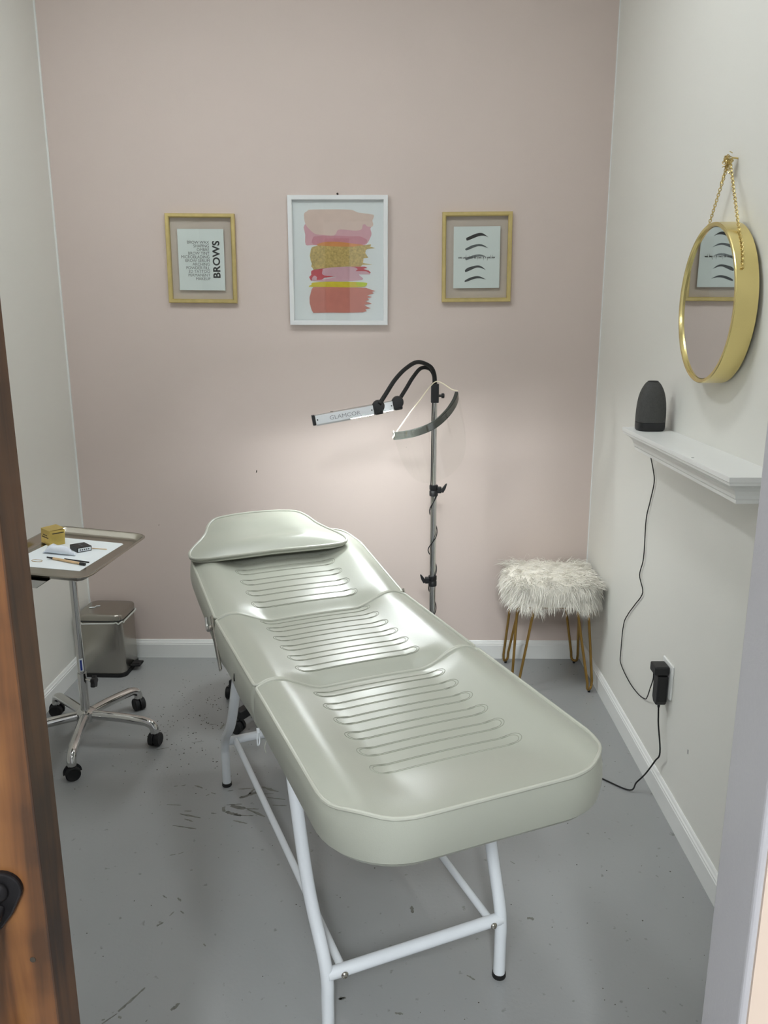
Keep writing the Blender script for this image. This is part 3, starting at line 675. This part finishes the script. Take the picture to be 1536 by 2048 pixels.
chain([hook + Vector((-.004, .006, -.006)), hook + Vector((-.004, .016, -.03)), hook + Vector((-.006, .028, -.055))], 'chain_tail', mi)
tag(MB().tube([(XR + .002, 2.216, 1.949), (XR - .016, 2.216, 1.951)], .002, 8).build('wall_hook', m_chain), 'brass nail in the right wall holding the mirror chain', 'hook')

# ------------------------------------------------------------------ ledge shelf, speaker
SY0, SY1, SW = 1.762, 2.625, .132
sh = thing('wall_shelf', 'white ledge shelf with crown moulding on the right wall', 'shelf', (XR, (SY0 + SY1) / 2, 1.206))
hl = (SY1 - SY0) / 2
prof = [(SW, -.0005), (SW, -.012), (SW - .003, -.014), (SW - .003, -.020), (SW - .008, -.023), (SW - .018, -.029), (SW - .026, -.038), (SW - .030, -.048), (SW - .031, -.056), (SW - .034, -.060), (SW - .034, -.068)]
def srect(o, z):
    e = o - SW
    return [(-.0005, -hl - e, z), (-o, -hl - e, z), (-o, hl + e, z), (-.0005, hl + e, z)]
MB().loft([srect(o, z) for o, z in prof[3:]]).build('moulding', m_trim, sh)
MB().loft([srect(SW - .001, 0), srect(*prof[0]), srect(*prof[1]), srect(*prof[2]), srect(*prof[3])]).build('shelf_board', m_trim, sh)
MB().prism([(-.004, -.001), (.003, -.0015), (.004, .001), (-.002, .0015)], .0001, .0006).xf(Matrix.Translation((-SW + .012, -.17, 0))).build('paint_chip', m_inkm, sh)
spk = thing('portable_speaker', 'charcoal dome shaped portable speaker standing on the white shelf', 'speaker', (.809, 2.545, 1.2062))
def spk_loop(wd, dp, z): return [(wd * math.copysign(abs(math.cos(a)) ** .72, math.cos(a)), dp * math.copysign(abs(math.sin(a)) ** .72, math.sin(a)), z) for a in [2 * PI * i / 40 for i in range(40)]]
MB().loft([spk_loop(.040, .036, 0), spk_loop(.0435, .039, .004), spk_loop(.0445, .040, .012), spk_loop(.0445, .040, .0265)]).build('base_band', m_black, spk, smooth=True)
sl = [spk_loop(.0445, .040, .0272)]
for z, k in ((.045, 1.0), (.065, .985), (.085, .95), (.102, .895), (.118, .81), (.131, .70), (.142, .57), (.149, .46), (.152, .38), (.1535, .32)): sl.append(spk_loop(.0445 * k, .040 * k, z))
MB().loft(sl).build('cloth_body', m_spk, spk, smooth=True)
MB().lathe([(.016, .1530), (.0165, .1545), (.013, .1555), (.001, .1555)], 24).build('top_button', m_black, spk, smooth=True)

# ------------------------------------------------------------------ outlet, plugs and cords
OY, OZ = 2.383, .430
ol = thing('wall_outlet', 'white outlet plate low on the right wall behind the black plugs', 'outlet', (XR, OY, OZ))
MB().prism(rrect(.094, .118, .006), -.0065, -.0002, 'yz').build('cover_plate', m_trim, ol, bevel=.0025)
for dz in (.020, -.020):
    MB().prism(rrect(.034, .028, .008, cy=dz), -.0078, -.0060, 'yz').build('socket', m_trim, ol, bevel=.001)
p1 = thing('power_plug', 'small flat black power plug in the upper socket', 'plug', (XR - .008, OY - .002, OZ + .034))
MB().prism(rrect(.054, .030, .006), -.046, -.0004, 'yz').xf(Matrix.Identity(4)).build('plug_body', m_black, p1, bevel=.004)
MB().tube(catmull([(-.03, .026, -.012), (-.03, .034, -.020), (-.028, .038, -.032)], 5), .003, 8).build('strain_relief', m_rubber, p1, smooth=True)
p2 = thing('power_adapter', 'tall black power adapter in the lower socket', 'adapter', (XR - .008, OY - .006, OZ - .030))
MB().prism([(-.022, .046), (.022, .046), (.026, .040), (.026, -.040), (.014, -.056), (-.014, -.056), (-.022, -.040)], -.034, -.0004, 'yz').build('adapter_body', m_black, p2, bevel=.005)
MB().lathe([(.0045, -.056), (.0045, -.062), (.0035, -.070)], 12, (-.018, 0, 0)).build('strain_relief', m_rubber, p2, smooth=True)
X1 = XR - .006
cd1 = catmull([(.800, 2.600, 1.2125), (.835, 2.622, 1.2110), (.864, 2.643, 1.2125), (.873, 2.6485, 1.195), (X1, 2.690, 1.125), (X1, 2.711, 1.099), (X1, 2.672, 1.054), (X1, 2.652, 1.015), (X1, 2.68, .94), (X1, 2.706, .871), (X1, 2.702, .737), (X1, 2.731, .663), (X1, 2.683, .614), (X1, 2.76, .54), (X1, 2.831, .477), (X1, 2.877, .416), (X1, 2.887, .30), (X1, 2.875, .257), (X1, 2.76, .238), (X1, 2.65, .243), (X1 - .004, 2.56, .268), (X1 - .012, 2.513, .30), (X1 - .02, 2.47, .35), (X1 - .026, 2.432, .400), (XR - .036, 2.4195, .432)], 6)
tag(MB().tube(cd1, .0019, 7).build('speaker_cord', m_rubber, smooth=True), 'thin black cord hanging below the shelf down to the upper plug', 'cord')
cd2 = catmull([(XR - .026, OY - .006, OZ - .099), (XR - .024, 2.377, .30), (XR - .022, 2.375, .268), (XR - .020, 2.346, .186), (XR - .020, 2.384, .133), (.835, 2.40, .075), (.815, 2.421, .03), (.793, 2.414, .006), (.728, 2.475, .004), (.60, 2.62, .004), (.45, 2.80, .004), (.30, 3.05, .004), (.185, 3.165, .006)], 6)
tag(MB().tube(cd2, .0026, 7).build('lamp_cord', m_rubber, smooth=True), 'black cord running from the tall adapter across the floor under the bed', 'cord')
tag(MB().tube([Vector((X1 - .019, 2.470 + .0035 * math.cos(a), .352 + .0035 * math.sin(a))) for a in [2 * PI * i / 10 for i in range(10)]], .0013, 6, closed=True).build('twist_tie', m_elastic), 'small twist tie round the thin cord beside the plugs', 'tie')

# ------------------------------------------------------------------ LED beauty lamp on a stand
LX, LY = .158, 3.2
lp = thing('beauty_lamp', 'two armed LED beauty lamp on a chrome stand behind the bed', 'lamp', (LX, LY, 0))
def lpart(mb, name, mt, parent=None, **k): return mb.build(name, mt, parent or lp, **k)
lpart(MB().tube([(0, 0, .10), (0, 0, .875)], .0128, 20), 'lower_pole', m_chrome, smooth=True)
lpart(MB().tube([(0, 0, .86), (0, 0, 1.245)], .0098, 20), 'upper_pole', m_chrome, smooth=True)
for zc, sd in ((.872, 1), (.485, -1)):
    cl = lpart(MB().lathe([(.0155, -.024), (.0175, -.022), (.0175, -.004), (.0160, -.002), (.0160, .002), (.0175, .004), (.0175, .020), (.015, .022)], 20, (0, 0, zc)), 'clamp_collar', m_black, smooth=True)
    MB().box((min(0, sd * .032), -.010, zc - .012), (max(0, sd * .032), .010, zc + .014)).build('clamp_lug', m_black, cl, bevel=.003)
    MB().prism([(sd * .026, zc - .002), (sd * .034, zc + .012), (sd * .048, zc + .030), (sd * .054, zc + .030), (sd * .048, zc + .008), (sd * .038, zc - .010)], -.016, -.008, 'xz').build('clamp_knob', m_black, cl, bevel=.003)
lpart(MB().prism(rrect(.031, .031, .004), 1.228, 1.302), 'arm_socket', m_black, bevel=.002)
lpart(MB().tube([(.012, 0, 1.255), (.030, 0, 1.255)], .005, 12), 'socket_knob_stem', m_black)
lpart(MB().lathe([(.009, .026), (.010, .028), (.010, .036), (.008, .038)], 14, (0, 0, 1.255), 'x'), 'socket_knob', m_black, smooth=True)
for k in range(3):
    a = R(90 + 120 * k)
    ft = lpart(MB().tube([(0.018 * math.cos(a), .018 * math.sin(a), .20), (.16 * math.cos(a), .16 * math.sin(a), .012)], .008, 10), 'stand_leg', m_chrome, smooth=True)
    MB().lathe([(.011, 0), (.012, .004), (.010, .016)], 12, (.162 * math.cos(a), .162 * math.sin(a), 0)).build('rubber_foot', m_rubber, ft, smooth=True)
lpart(MB().lathe([(.016, .09), (.02, .095), (.02, .21), (.016, .215)], 16), 'stand_hub', m_black, smooth=True)
# two goosenecks and two light bars, both pointing left
B1 = (Vector((-.2245, -.300, 1.236)), Vector((-.4560, -.345, 1.199)))      # hub end, free end of the front bar (relative to the pole)
B2 = (Vector((-.1545, -.200, 1.241)), Vector((-.395, -.250, 1.202)))
def bar(hub, end, front):
    ax = (end - hub).normalized(); up = (Vector((0, 0, 1)) - ax * ax.z).normalized()
    # tip the face a little so that the lit side looks down and back to the wall
    fr = ax.cross(up).normalized()
    if fr.y > 0: fr = -fr
    M_ = Matrix((ax, fr, up)).transposed().to_4x4(); M_.translation = hub
    M_ = M_ @ Matrix.Rotation(R(1), 4, 'X')
    Ln = (end - hub).length
    b = MB().box((.012, -.010, -.0170), (Ln - .012, .012, .0170)).xf(M_).build('light_bar', m_alu, lp, bevel=.0015)
    MB().box((.014, .0118, -.0155), (Ln - .014, .0126, .0155)).xf(M_).build('bar_face', m_barface, b)
    MB().box((Ln * .42, .0060, -.0210), (Ln - .014, .0120, -.0150)).xf(M_).build('added_shade_lip', m_alu, b)  # added lip, hides the outer part of the lit strip from the camera
    MB().box((Ln - .0125, -.0108, -.0180), (Ln - .002, .0132, .0180)).xf(M_).build('end_cap', m_black, b, bevel=.001)
    MB().box((.002, -.0108, -.0180), (.0125, .0132, .0180)).xf(M_).build('end_cap', m_black, b, bevel=.001)
    MB().box((.016, -.0090, -.0186), (Ln - .016, .0055, -.0171)).xf(M_).build('led_strip', m_led, b)
    for xx in (.020, Ln - .020):
        MB().lathe([(.0026, .0124), (.0026, .0136), (.001, .0138)], 10, (xx, 0, 0), 'y').xf(M_).build('face_screw', m_black, b)
    MB().lathe([(.003, .0145), (.003, .0165), (.001, .017)], 10, (Ln * .62, 0, 0)).xf(M_).build('power_button', m_black, b)
    # lettering on the face (reads left to right for someone standing in front of it)
    if front:
        T_ = M_ @ Matrix.Translation((Ln * .735, .0128, -.0075)) @ Matrix(((-1, 0, 0, 0), (0, 0, 1, 0), (0, 1, 0, 0), (0, 0, 0, 1)))
        text_obj('logo_text', 'GLAMCOR', .0205, m_logo, b, T_, 'LEFT', offset=-.0002, xscale=1.15)
    # articulated hub: rounded clamp block
    hb = MB().lathe([(.006, -.017), (.020, -.016), (.023, -.010), (.023, .010), (.020, .016), (.006, .017)], 26, (0, 0, 0), 'y').xf(Matrix.Translation(hub + ax * -.006 + Vector((0, 0, .008)))).build('arm_hub', m_black, lp, smooth=True)
    MB().box((-.022, -.0135, -.021), (.010, .0125, .012)).xf(M_).build('hub_block', m_black, hb, bevel=.005)
    return M_
bar(*B1, True); bar(*B2, False)
top = Vector((0, 0, 1.30))
lpart(MB().tube(catmull([top + Vector((0, 0, -.01)), Vector((-.003, -.004, 1.338)), Vector((-.022, -.03, 1.372)), Vector((-.072, -.10, 1.392)), Vector((-.118, -.17, 1.372)), Vector((-.158, -.23, 1.335)), Vector((-.190, -.285, 1.290)), Vector((-.214, -.318, 1.255))], 8), .0080, 14), 'gooseneck', m_rubber, smooth=True)
lpart(MB().tube(catmull([Vector((-.002, .008, 1.292)), Vector((-.005, .006, 1.335)), Vector((-.024, -.012, 1.362)), Vector((-.058, -.055, 1.366)), Vector((-.090, -.11, 1.335)), Vector((-.116, -.155, 1.297)), Vector((-.145, -.198, 1.255))], 8), .0075, 14), 'gooseneck', m_rubber, smooth=True)
# flex wound down the pole
wp = []
for i in range(150):
    t = i / 149; z = .86 - .70 * t; a = -2 * PI * 4.2 * t - .3; rr = .0158 + .004 * max(0, math.sin(a * .5)) 
    wp.append((rr * math.cos(a), rr * math.sin(a), z))
lpart(MB().tube(wp, .0021, 7), 'flex', m_rubber, smooth=True)
lpart(MB().tube(catmull([(-.009, -.0125, 1.235), (-.0112, -.012, 1.17), (-.011, -.0125, 1.10), (-.0112, -.0125, 1.02), (-.0115, -.0125, .93), (-.013, -.0145, .893)], 8), .0021, 7), 'flex', m_rubber, smooth=True)

# ------------------------------------------------------------------ face shield hung on the lamp stand
fs_ = thing('face_shield', 'clear plastic face shield with a grey foam band hung on the lamp stand', 'face shield', (LX, LY - .075, 1.2))
band = catmull([(-.158, -.005, -.078), (-.120, -.045, -.068), (-.070, -.075, -.052), (-.015, -.085, -.026), (.030, -.07, .012), (.060, -.04, .050), (.074, -.005, .078)], 6)
def strip(path, h, th, drop):
    mb = MB(); loops = []
    for i, p in enumerate(path):
        t = (path[min(i + 1, len(path) - 1)] - path[max(i - 1, 0)]).normalized()
        out = Vector((t.y, -t.x, 0)); out = out.normalized() if out.length > 1e-6 else Vector((0, -1, 0))
        dn = drop.normalized() * h
        loops.append([p, p + out * th, p + out * th + dn, p + dn])
    return mb.loft(loops)
strip(band, .031, .012, Vector((.10, 0, -1))).build('foam_band', m_foam, fs_, smooth=True)
# visor film: hangs from the band, rounded at its lower corners
vis = MB(); NL = len(band); cols = []; NVZ = 14
for i, p in enumerate(band):
    t = i / (NL - 1); L_ = .205 * (max(0, 1 - abs(2 * t - 1) ** 3.2)) ** .5 + .012
    t_ = (band[min(i + 1, NL - 1)] - band[max(i - 1, 0)]).normalized(); out = Vector((t_.y, -t_.x, 0)).normalized()
    d = Vector((.24, -.05, -1)).normalized()
    cols.append([p + out * .0125 + d * (.004 + L_ * k / NVZ) for k in range(NVZ + 1)])
inner = [[q + Vector((0, .0006, 0)) for q in c_] for c_ in cols]
vv = [q for c_ in cols for q in c_]; k1 = NVZ + 1; ff = []
for i in range(NL - 1):
    for j in range(NVZ): ff.append((i * k1 + j, i * k1 + j + 1, (i + 1) * k1 + j + 1, (i + 1) * k1 + j))
vis.add(vv, ff); vis.build('visor', m_visor, fs_, smooth=True, recalc=False)
strip([c_[0] + Vector((.0, -.0012, .002)) for c_ in cols], .025, .0008, Vector((.10, 0, -1))).build('band_film', m_visor, fs_, smooth=True)
MB().tube(catmull([(-.158, -.010, -.086), (-.130, -.014, -.045), (-.095, -.012, .005), (-.062, -.004, .045), (-.024, .030, .092), (.004, .062, .112), (.030, .045, .105), (.062, .0, .086), (.084, -.008, .082)], 6), .0022, 7, flat=.5).build('elastic_strap', m_elastic, fs_, smooth=True)
MB().tube(catmull([(-.164, -.016, -.072), (-.160, -.018, -.088), (-.168, -.020, -.100)], 5), .0030, 7).build('strap_knot', m_elastic, fs_, smooth=True)

# ------------------------------------------------------------------ fur stool in the corner
ST = Vector((.672, 3.305, 0))
st_ = thing('fur_stool', 'square stool with shaggy cream fur seat and brass hairpin legs in the corner', 'stool', ST)
def sq(r, z, e=.62): return [(r * math.copysign(abs(math.cos(a)) ** e, math.cos(a)), r * .97 * math.copysign(abs(math.sin(a)) ** e, math.sin(a)), z) for a in [2 * PI * i / 48 for i in range(48)]]
seatp = [(.165, .385), (.178, .390), (.184, .41), (.184, .455), (.178, .475), (.158, .488), (.10, .495), (.02, .497)]
MB().loft([sq(r, z) for r, z in seatp]).build('seat_pad', m_fur, st_, smooth=True)
def fur():
    mb = MB(); V_ = []; F_ = []
    def sprig(p, nrm, flow, L_, wd):
        side = nrm.cross(flow); side = side.normalized() if side.length > 1e-6 else Vector((1, 0, 0))
        tw = random.uniform(-1.2, 1.2); side = (side * math.cos(tw) + nrm * math.sin(tw)).normalized()
        d = (nrm * .75 + flow * .75 + Vector((random.gauss(0, .22), random.gauss(0, .22), random.gauss(0, .16)))).normalized()
        q = p - nrm * .004; o = len(V_)
        NS = 4
        for k in range(NS + 1):
            w_ = wd * (1 - k / NS) ** .6 + .00012
            V_.append(q + side * w_); V_.append(q - side * w_)
            if k: F_.append((o + 2 * k - 2, o + 2 * k - 1, o + 2 * k + 1, o + 2 * k))
            q = q + d * (L_ / NS)
            q.x = min(q.x, .199 - random.uniform(0, .004)); q.y = min(q.y, .200)
            d = (d + flow * .22 + Vector((0, 0, -.20)) + Vector((random.gauss(0, .08), random.gauss(0, .08), random.gauss(0, .06)))).normalized()
            if q.z < .36: pass
    for c_ in range(950):
        if random.random() < .55:                          # side of the pad
            a = random.uniform(0, 2 * PI); e = .62
            r = .186; x = r * math.copysign(abs(math.cos(a)) ** e, math.cos(a)); y = r * .97 * math.copysign(abs(math.sin(a)) ** e, math.sin(a))
            z = random.uniform(.395, .480); nrm = Vector((x, y, .05)).normalized()
            nrm = Vector((math.copysign(abs(x / r) ** 6, x), math.copysign(abs(y / r) ** 6, y), .08)).normalized()
            flow = Vector((random.gauss(0, .35), random.gauss(0, .35), -1.0)).normalized(); L_ = random.uniform(.036, .062)
        else:
            x = random.uniform(-.175, .175); y = random.uniform(-.17, .17); z = .490 - .012 * (max(abs(x), abs(y)) / .175) ** 4; nrm = Vector((x * .6, y * .6, 1)).normalized()
            flow = Vector((x * 2.2 + random.gauss(0, .3) + .15, y * 2.2 + random.gauss(0, .3) - .35, -.25)).normalized(); L_ = random.uniform(.036, .060)
        for k in range(15):
            p = Vector((x + random.gauss(0, .007), y + random.gauss(0, .007), z + random.gauss(0, .004)))
            sprig(p, nrm, flow, L_ * random.uniform(.75, 1.15), random.uniform(.0007, .0013))
    mb.add(V_, F_); return mb
fo = fur().build('fur_cover', m_fur, st_, recalc=False); fo['kind'] = 'stuff'
for sx, sy in ((-1, -1), (1, -1), (1, 1), (-1, 1)):
    fx, fy = sx * .158, sy * .148
    # hairpin: two rods from under the seat meeting in a rounded foot
    t1 = Vector((fx - sx * .010 - sx * .035 * 0, fy - sy * .072, .40)); t2 = Vector((fx - sx * .072, fy - sy * .010, .40))
    tr = (t2 - t1).normalized(); f0 = Vector((fx, fy, .012))
    path = [t1, t1.lerp(f0 - tr * .018 + Vector((0, 0, .03)), .5), f0 - tr * .0175 + Vector((0, 0, .035))]
    for i in range(9):
        a = PI + PI * i / 8; path.append(f0 + tr * (.016 * math.cos(a)) + Vector((0, 0, .016 + .016 * math.sin(a))))
    path += [f0 + tr * .0175 + Vector((0, 0, .035)), t2.lerp(f0 + tr * .018 + Vector((0, 0, .03)), .5), t2]
    lg = MB().tube(path, .0058, 10).build('hairpin_leg', m_goldleg, st_, smooth=True)
    MB().lathe([(.005, 0), (.006, .002), (.006, .007), (.004, .009)], 12, (fx, fy, 0)).build('foot_glide', m_rubber, lg, smooth=True)
MB().box((-.15, -.14, .374), (.15, .14, .386)).build('seat_board', m_goldleg, st_, bevel=.003)

# ------------------------------------------------------------------ instrument trolley
TP = Vector((-1.165, 2.74, 0))
tr_ = thing('instrument_stand', 'chrome wheeled instrument stand with a stainless tray by the left wall', 'instrument stand', TP)
for k in range(5):
    a = R(-80 + 72 * k); dx, dy = math.cos(a), math.sin(a)
    pr_ = [(.018, .105), (.06, .105), (.13, .103), (.19, .099), (.235, .094), (.260, .083), (.270, .066), (.271, .052)]
    MB().tube(catmull([(dx * r_, dy * r_, z_) for r_, z_ in pr_], 5), [.0175] * 20 + [.0165] * 16, 14).build('base_leg', m_chrome, tr_, smooth=True)
    caster(tr_, dx * .271, dy * .271, R(30 + 50 * k), .0255, .060)
MB().lathe([(.026, .082), (.036, .085), (.038, .10), (.036, .118), (.024, .127), (.014, .128)], 28).build('hub', m_chrome, tr_, smooth=True)
MB().tube([(0, 0, .115), (0, 0, .275)], .0165, 20).build('outer_tube', m_chrome, tr_, smooth=True)
MB().tube([(0, 0, .26), (0, 0, .795)], .0135, 20).build('pole', m_chrome, tr_, smooth=True)
stk_ = MB()
for a0, a1, z0, z1, r_ in ((-95, -35, .285, .335, .0139),):
    stk_.loft([[((r_ + q) * math.cos(R(a)), (r_ + q) * math.sin(R(a)), z) for z, q in ((z0, 0), (z1, 0), (z1, .0004), (z0, .0004))] for a in [a0 + (a1 - a0) * i / 6 for i in range(7)]])
so_ = stk_.build('sticker', m_paper, tr_)
bl_ = MB().loft([[((.0143 + q) * math.cos(R(a)), (.0143 + q) * math.sin(R(a)), z) for z, q in ((.289, 0), (.330, 0), (.330, .0003), (.289, .0003))] for a in [-80 + 28 * i / 4 for i in range(5)]])
bl_.build('sticker_print', m_blue, so_)
kn = MB().tube([(.012, -.004, .250), (.045, -.012, .246)], .004, 10).build('clamp_screw', m_chrome, tr_, smooth=True)
kp = [((.021 + .003 * math.cos(5 * a)) * math.cos(a), (.021 + .003 * math.cos(5 * a)) * math.sin(a)) for a in [2 * PI * i / 40 for i in range(40)]]
MB().prism(kp, .040, .056, 'yz').xf(Matrix.Translation((0, -.012, .244))).build('clamp_knob', m_black, tr_, bevel=.003)
TM = Matrix.Translation((-1.062, 2.490, .806)) @ Matrix.Rotation(R(-4), 4, 'Z') @ Matrix.Rotation(R(4.5), 4, 'Y')
toT = Matrix.Translation(-TP)
def tray():
    mb = MB(); loops = []
    for ins, z in ((.0, .0155), (.0, .018), (.004, .0195), (.008, .018), (.012, .014), (.020, .004), (.026, .0), (.034, -.001)):
        r_ = max(.052 - ins, .02)
        loops.append([(x, y, z) for x, y in rrect(.345 - 2 * ins, .510 - 2 * ins, r_, 7)])
    lo2 = []
    for ins, z in ((.034, -.0022), (.026, -.0014), (.020, .0025), (.012, .0125), (.008, .0165), (.004, .0178), (.0012, .0168)):
        lo2.append([(x, y, z) for x, y in rrect(.345 - 2 * ins, .510 - 2 * ins, max(.052 - ins, .02), 7)])
    mb.loft(loops[::-1] + [], True, False); mb.loft(lo2, True, False)
    return mb
tray().xf(toT @ TM).build('tray', m_tray, tr_, smooth=True, recalc=True)
for sx in (-.115, .115):
    MB().tube([toT @ TM @ Vector(p) for p in ((sx, .235, -.009), (sx, -.20, -.009))], .006, 10).build('tray_rail', m_chrome, tr_, smooth=True)
MB().tube([toT @ TM @ Vector(p) for p in ((-.125, .235, -.009), (.125, .235, -.009))], .007, 10).build('tray_rail', m_chrome, tr_, smooth=True)
MB().prism([(-.075, -.004), (.050, -.004), (.016, -.030), (-.055, -.030)], -.246, -.180, 'xz').xf(toT @ TM).build('tray_bracket', m_chrome, tr_, bevel=.002)

# things lying on the tray: helper places a mesh in tray coordinates
def on_tray(name, label, cat, x, y, rz, z=0.):
    t = thing(name, label, cat); t.matrix_world = TM @ Matrix.Translation((x, y, z)) @ Matrix.Rotation(rz, 4, 'Z'); return t
pap = [(-.132, -.150), (.100, -.140), (.112, .168), (.104, .176), (-.112, .176)]
pt = MB().prism(pap, 0, .0005).build('paper_sheet', m_paper); pt.matrix_world = TM @ Matrix.Translation((0, 0, -.0007))
tag(pt, 'white paper sheet lining the stainless tray', 'paper')
bx = on_tray('gold_box', 'small open gold cardboard box on the paper lined tray', 'box', -.104, .100, R(-34), .0004)
GS = 1.2
MB().box((-.023, -.023, 0), (.023, .023, .046)).build('carton', m_goldbox, bx, bevel=.001)
MB().loft([[(-.023, -.024, .0462), (.023, -.024, .0462), (.023, -.024, .0468), (-.023, -.024, .0468)], [(-.023, .022, .0500), (.023, .022, .0500), (.023, .022, .0506), (-.023, .022, .0506)]]).build('lid_flap', m_goldbox, bx)
MB().box((.0232, -.015, .036), (.0236, .019, .039)).build('open_slot', m_speck, bx)
pr2 = MB()
for i in range(4): pr2.box((-.011 + i * .0056, -.0234, .0285), (-.0068 + i * .0056, -.02305, .0315))
for i in range(6): pr2.box((-.0165 + i * .0056, -.0234, .0215), (-.0122 + i * .0056, -.02305, .0250))
pr2.box((-.020, -.0234, .0010), (.006, -.02305, .0028)); pr2.build('dark_print', m_speck, bx)
for ch in bx.children: ch.scale = (GS, GS, 1.13)
bk = on_tray('black_box', 'small flat black cosmetics box beside the white tube', 'box', .010, .062, R(-38), .0004)
MB().box((-.021, -.021, 0), (.021, .021, .015)).build('carton', m_black, bk, bevel=.001)
MB().box((.0208, -.018, .0025), (.0214, .018, .0125)).build('side_label', m_paper, bk)
pr3 = MB()
for i in range(5): pr3.box((.02138, -.014 + i * .006, .005), (.0216, -.0105 + i * .006, .0095))
pr3.build('label_print', m_inkm, bk)
MB().box((-.010, -.002, .01495), (.012, .001, .0153)).build('lid_print', m_inkm, bk)
for ch in bk.children: ch.scale = (1.22, 1.22, 1.1)
tb = on_tray('cream_tube', 'crumpled white squeeze tube lying at the front of the tray', 'tube', -.030, .000, R(-4), .0004)
tl = []
for x, wy, hz_ in ((-.052, .0165, .0022), (-.048, .0168, .0032), (-.040, .0158, .0100), (-.026, .0162, .0135), (-.012, .0150, .0118), (.004, .0150, .0126), (.020, .0132, .0112), (.032, .0100, .0092), (.037, .0064, .0064), (.038, .0058, .0058), (.052, .0052, .0052), (.053, .0046, .0046)):
    tl.append([(x, wy * math.cos(a), max(0.0002, hz_ + hz_ * math.sin(a) * (1 if math.sin(a) < 0 else .95))) for a in [2 * PI * i / 20 for i in range(20)]])
MB().loft(tl).build('tube_body', m_tube, tb, smooth=True).scale = (1, 1.05, 1.2)
pn = on_tray('brow_pencil', 'pale wooden brow pencil with black tips nearest the tray edge', 'pencil', .028, -.074, R(-13), .0046)
MB().tube([(-.052, 0, 0), (.050, 0, 0)], .0042, 10).build('barrel', m_wood_pencil, pn, smooth=True)
MB().tube([(.049, 0, 0), (.068, 0, 0)], .0046, 10).build('cap', m_black, pn, smooth=True)
MB().tube([(-.050, 0, 0), (-.064, 0, 0), (-.066, 0, 0), (-.076, 0, 0)], [.0040, .0028, .0026, .0022], 10).build('tip', m_black, pn, smooth=True)
pn2 = on_tray('brow_brush', 'thin black brow brush lying beside the wooden pencil', 'brush', .050, -.055, R(-7), .0026)
MB().tube([(-.042, 0, 0), (.0, 0, 0), (.044, 0, 0)], [.0016, .0022, .0024], 8).build('handle', m_black, pn2, smooth=True)
pk = on_tray('wooden_stick', 'short thin wooden stick poking out behind the black box', 'stick', .062, .086, R(4), .0022)
MB().tube([(-.024, 0, 0), (.026, 0, 0)], .0016, 8).build('shaft', m_wood_pencil, pk, smooth=True)
rb = on_tray('elastic_band', 'thin tan elastic band at the front edge of the paper', 'elastic band', -.062, -.090, 0, .0014)
MB().tube([(.016 * math.cos(a), .011 * math.sin(a) * (1 + .2 * math.cos(2 * a)), 0) for a in [2 * PI * i / 24 for i in range(24)]], .0008, 6, closed=True).build('loop', m_goldleg, rb, smooth=True)

# ------------------------------------------------------------------ pedal bin in the left corner
bn = thing('pedal_bin', 'stainless steel pedal bin in the corner behind the instrument stand', 'bin', (-1.298, 3.378, 0), R(-2))
bw_, bd_ = .200, .190
MB().loft([[(x, y, z) for x, y in rrect(bw_ - i_, bd_ - i_, .032, 6)] for z, i_ in ((.014, .004), (.02, .0), (.14, .0), (.262, .0))]).build('bin_body', m_brushed, bn, smooth=True)
MB().loft([[(x, y, z) for x, y in rrect(bw_ + .006, bd_ + .006, .034, 6)] for z in (.0, .016)]).build('base_rim', m_rubber, bn)
MB().loft([[(x, y, z) for x, y in rrect(bw_ + i_, bd_ + i_, .033, 6)] for z, i_ in ((.2625, .002), (.267, .002))]).build('top_gasket', m_black, bn)
MB().loft([[(x, y, z) for x, y in rrect(bw_ + i_, bd_ + i_, .034, 6)] for z, i_ in ((.268, .006), (.287, .006), (.292, .001), (.2945, -.010), (.2955, -.05))]).build('lid', m_brushed, bn, smooth=True)
MB().box((.070, -.098, .269), (.096, -.080, .290)).build('lid_tab', m_brushed, bn, bevel=.003)
for pp_, r_ in (([(-.060, -.016), (-.036, -.010), (-.034, .0), (-.056, -.004)], .3), ([(-.040, .006), (-.020, .010), (-.020, .016), (-.038, .012)], .2)):
    MB().prism(pp_, .2968, .2976).xf(Matrix.Translation((-.012, 0, 0))).build('torn_label', m_paper, bn)
pdl = MB().prism([(-.030, .100), (.030, .100), (.026, .145), (-.026, .145)], .022, .032).xf(Matrix.Rotation(-PI / 2, 4, 'Z')).build('pedal', m_rubber, bn, bevel=.004)
MB().prism([(-.022, .104), (.022, .104), (.018, .142), (-.018, .142)], .033, .0345).xf(Matrix.Rotation(-PI / 2, 4, 'Z')).build('pedal_grip', m_black, pdl)
bag = MB()
for (r_, z0, dx) in ((.010, .262, -.006),):
    bag.tube([(x * 1.01, y * 1.01, z_) for (x, y), z_ in zip(rrect(bw_ + .010, bd_ + .010, .034, 6), [.258 + .005 * math.sin(i * 2.1) for i in range(28)])], .0034, 8, closed=True)
bag.build('bag_edge', m_bag, bn, smooth=True)
kn_ = MB()
for i in range(9):
    a = i * .9; p = Vector((-.112 - .004 * math.cos(a), -.055 + .012 * math.sin(a * 1.3), .235 + .012 * math.cos(a * 1.7)))
    kn_.lathe([(.001, -.011), (.007, -.009), (.010, 0), (.007, .009), (.001, .011)], 12, p)
kn_.build('bag_knot', m_bag, bn, smooth=True)
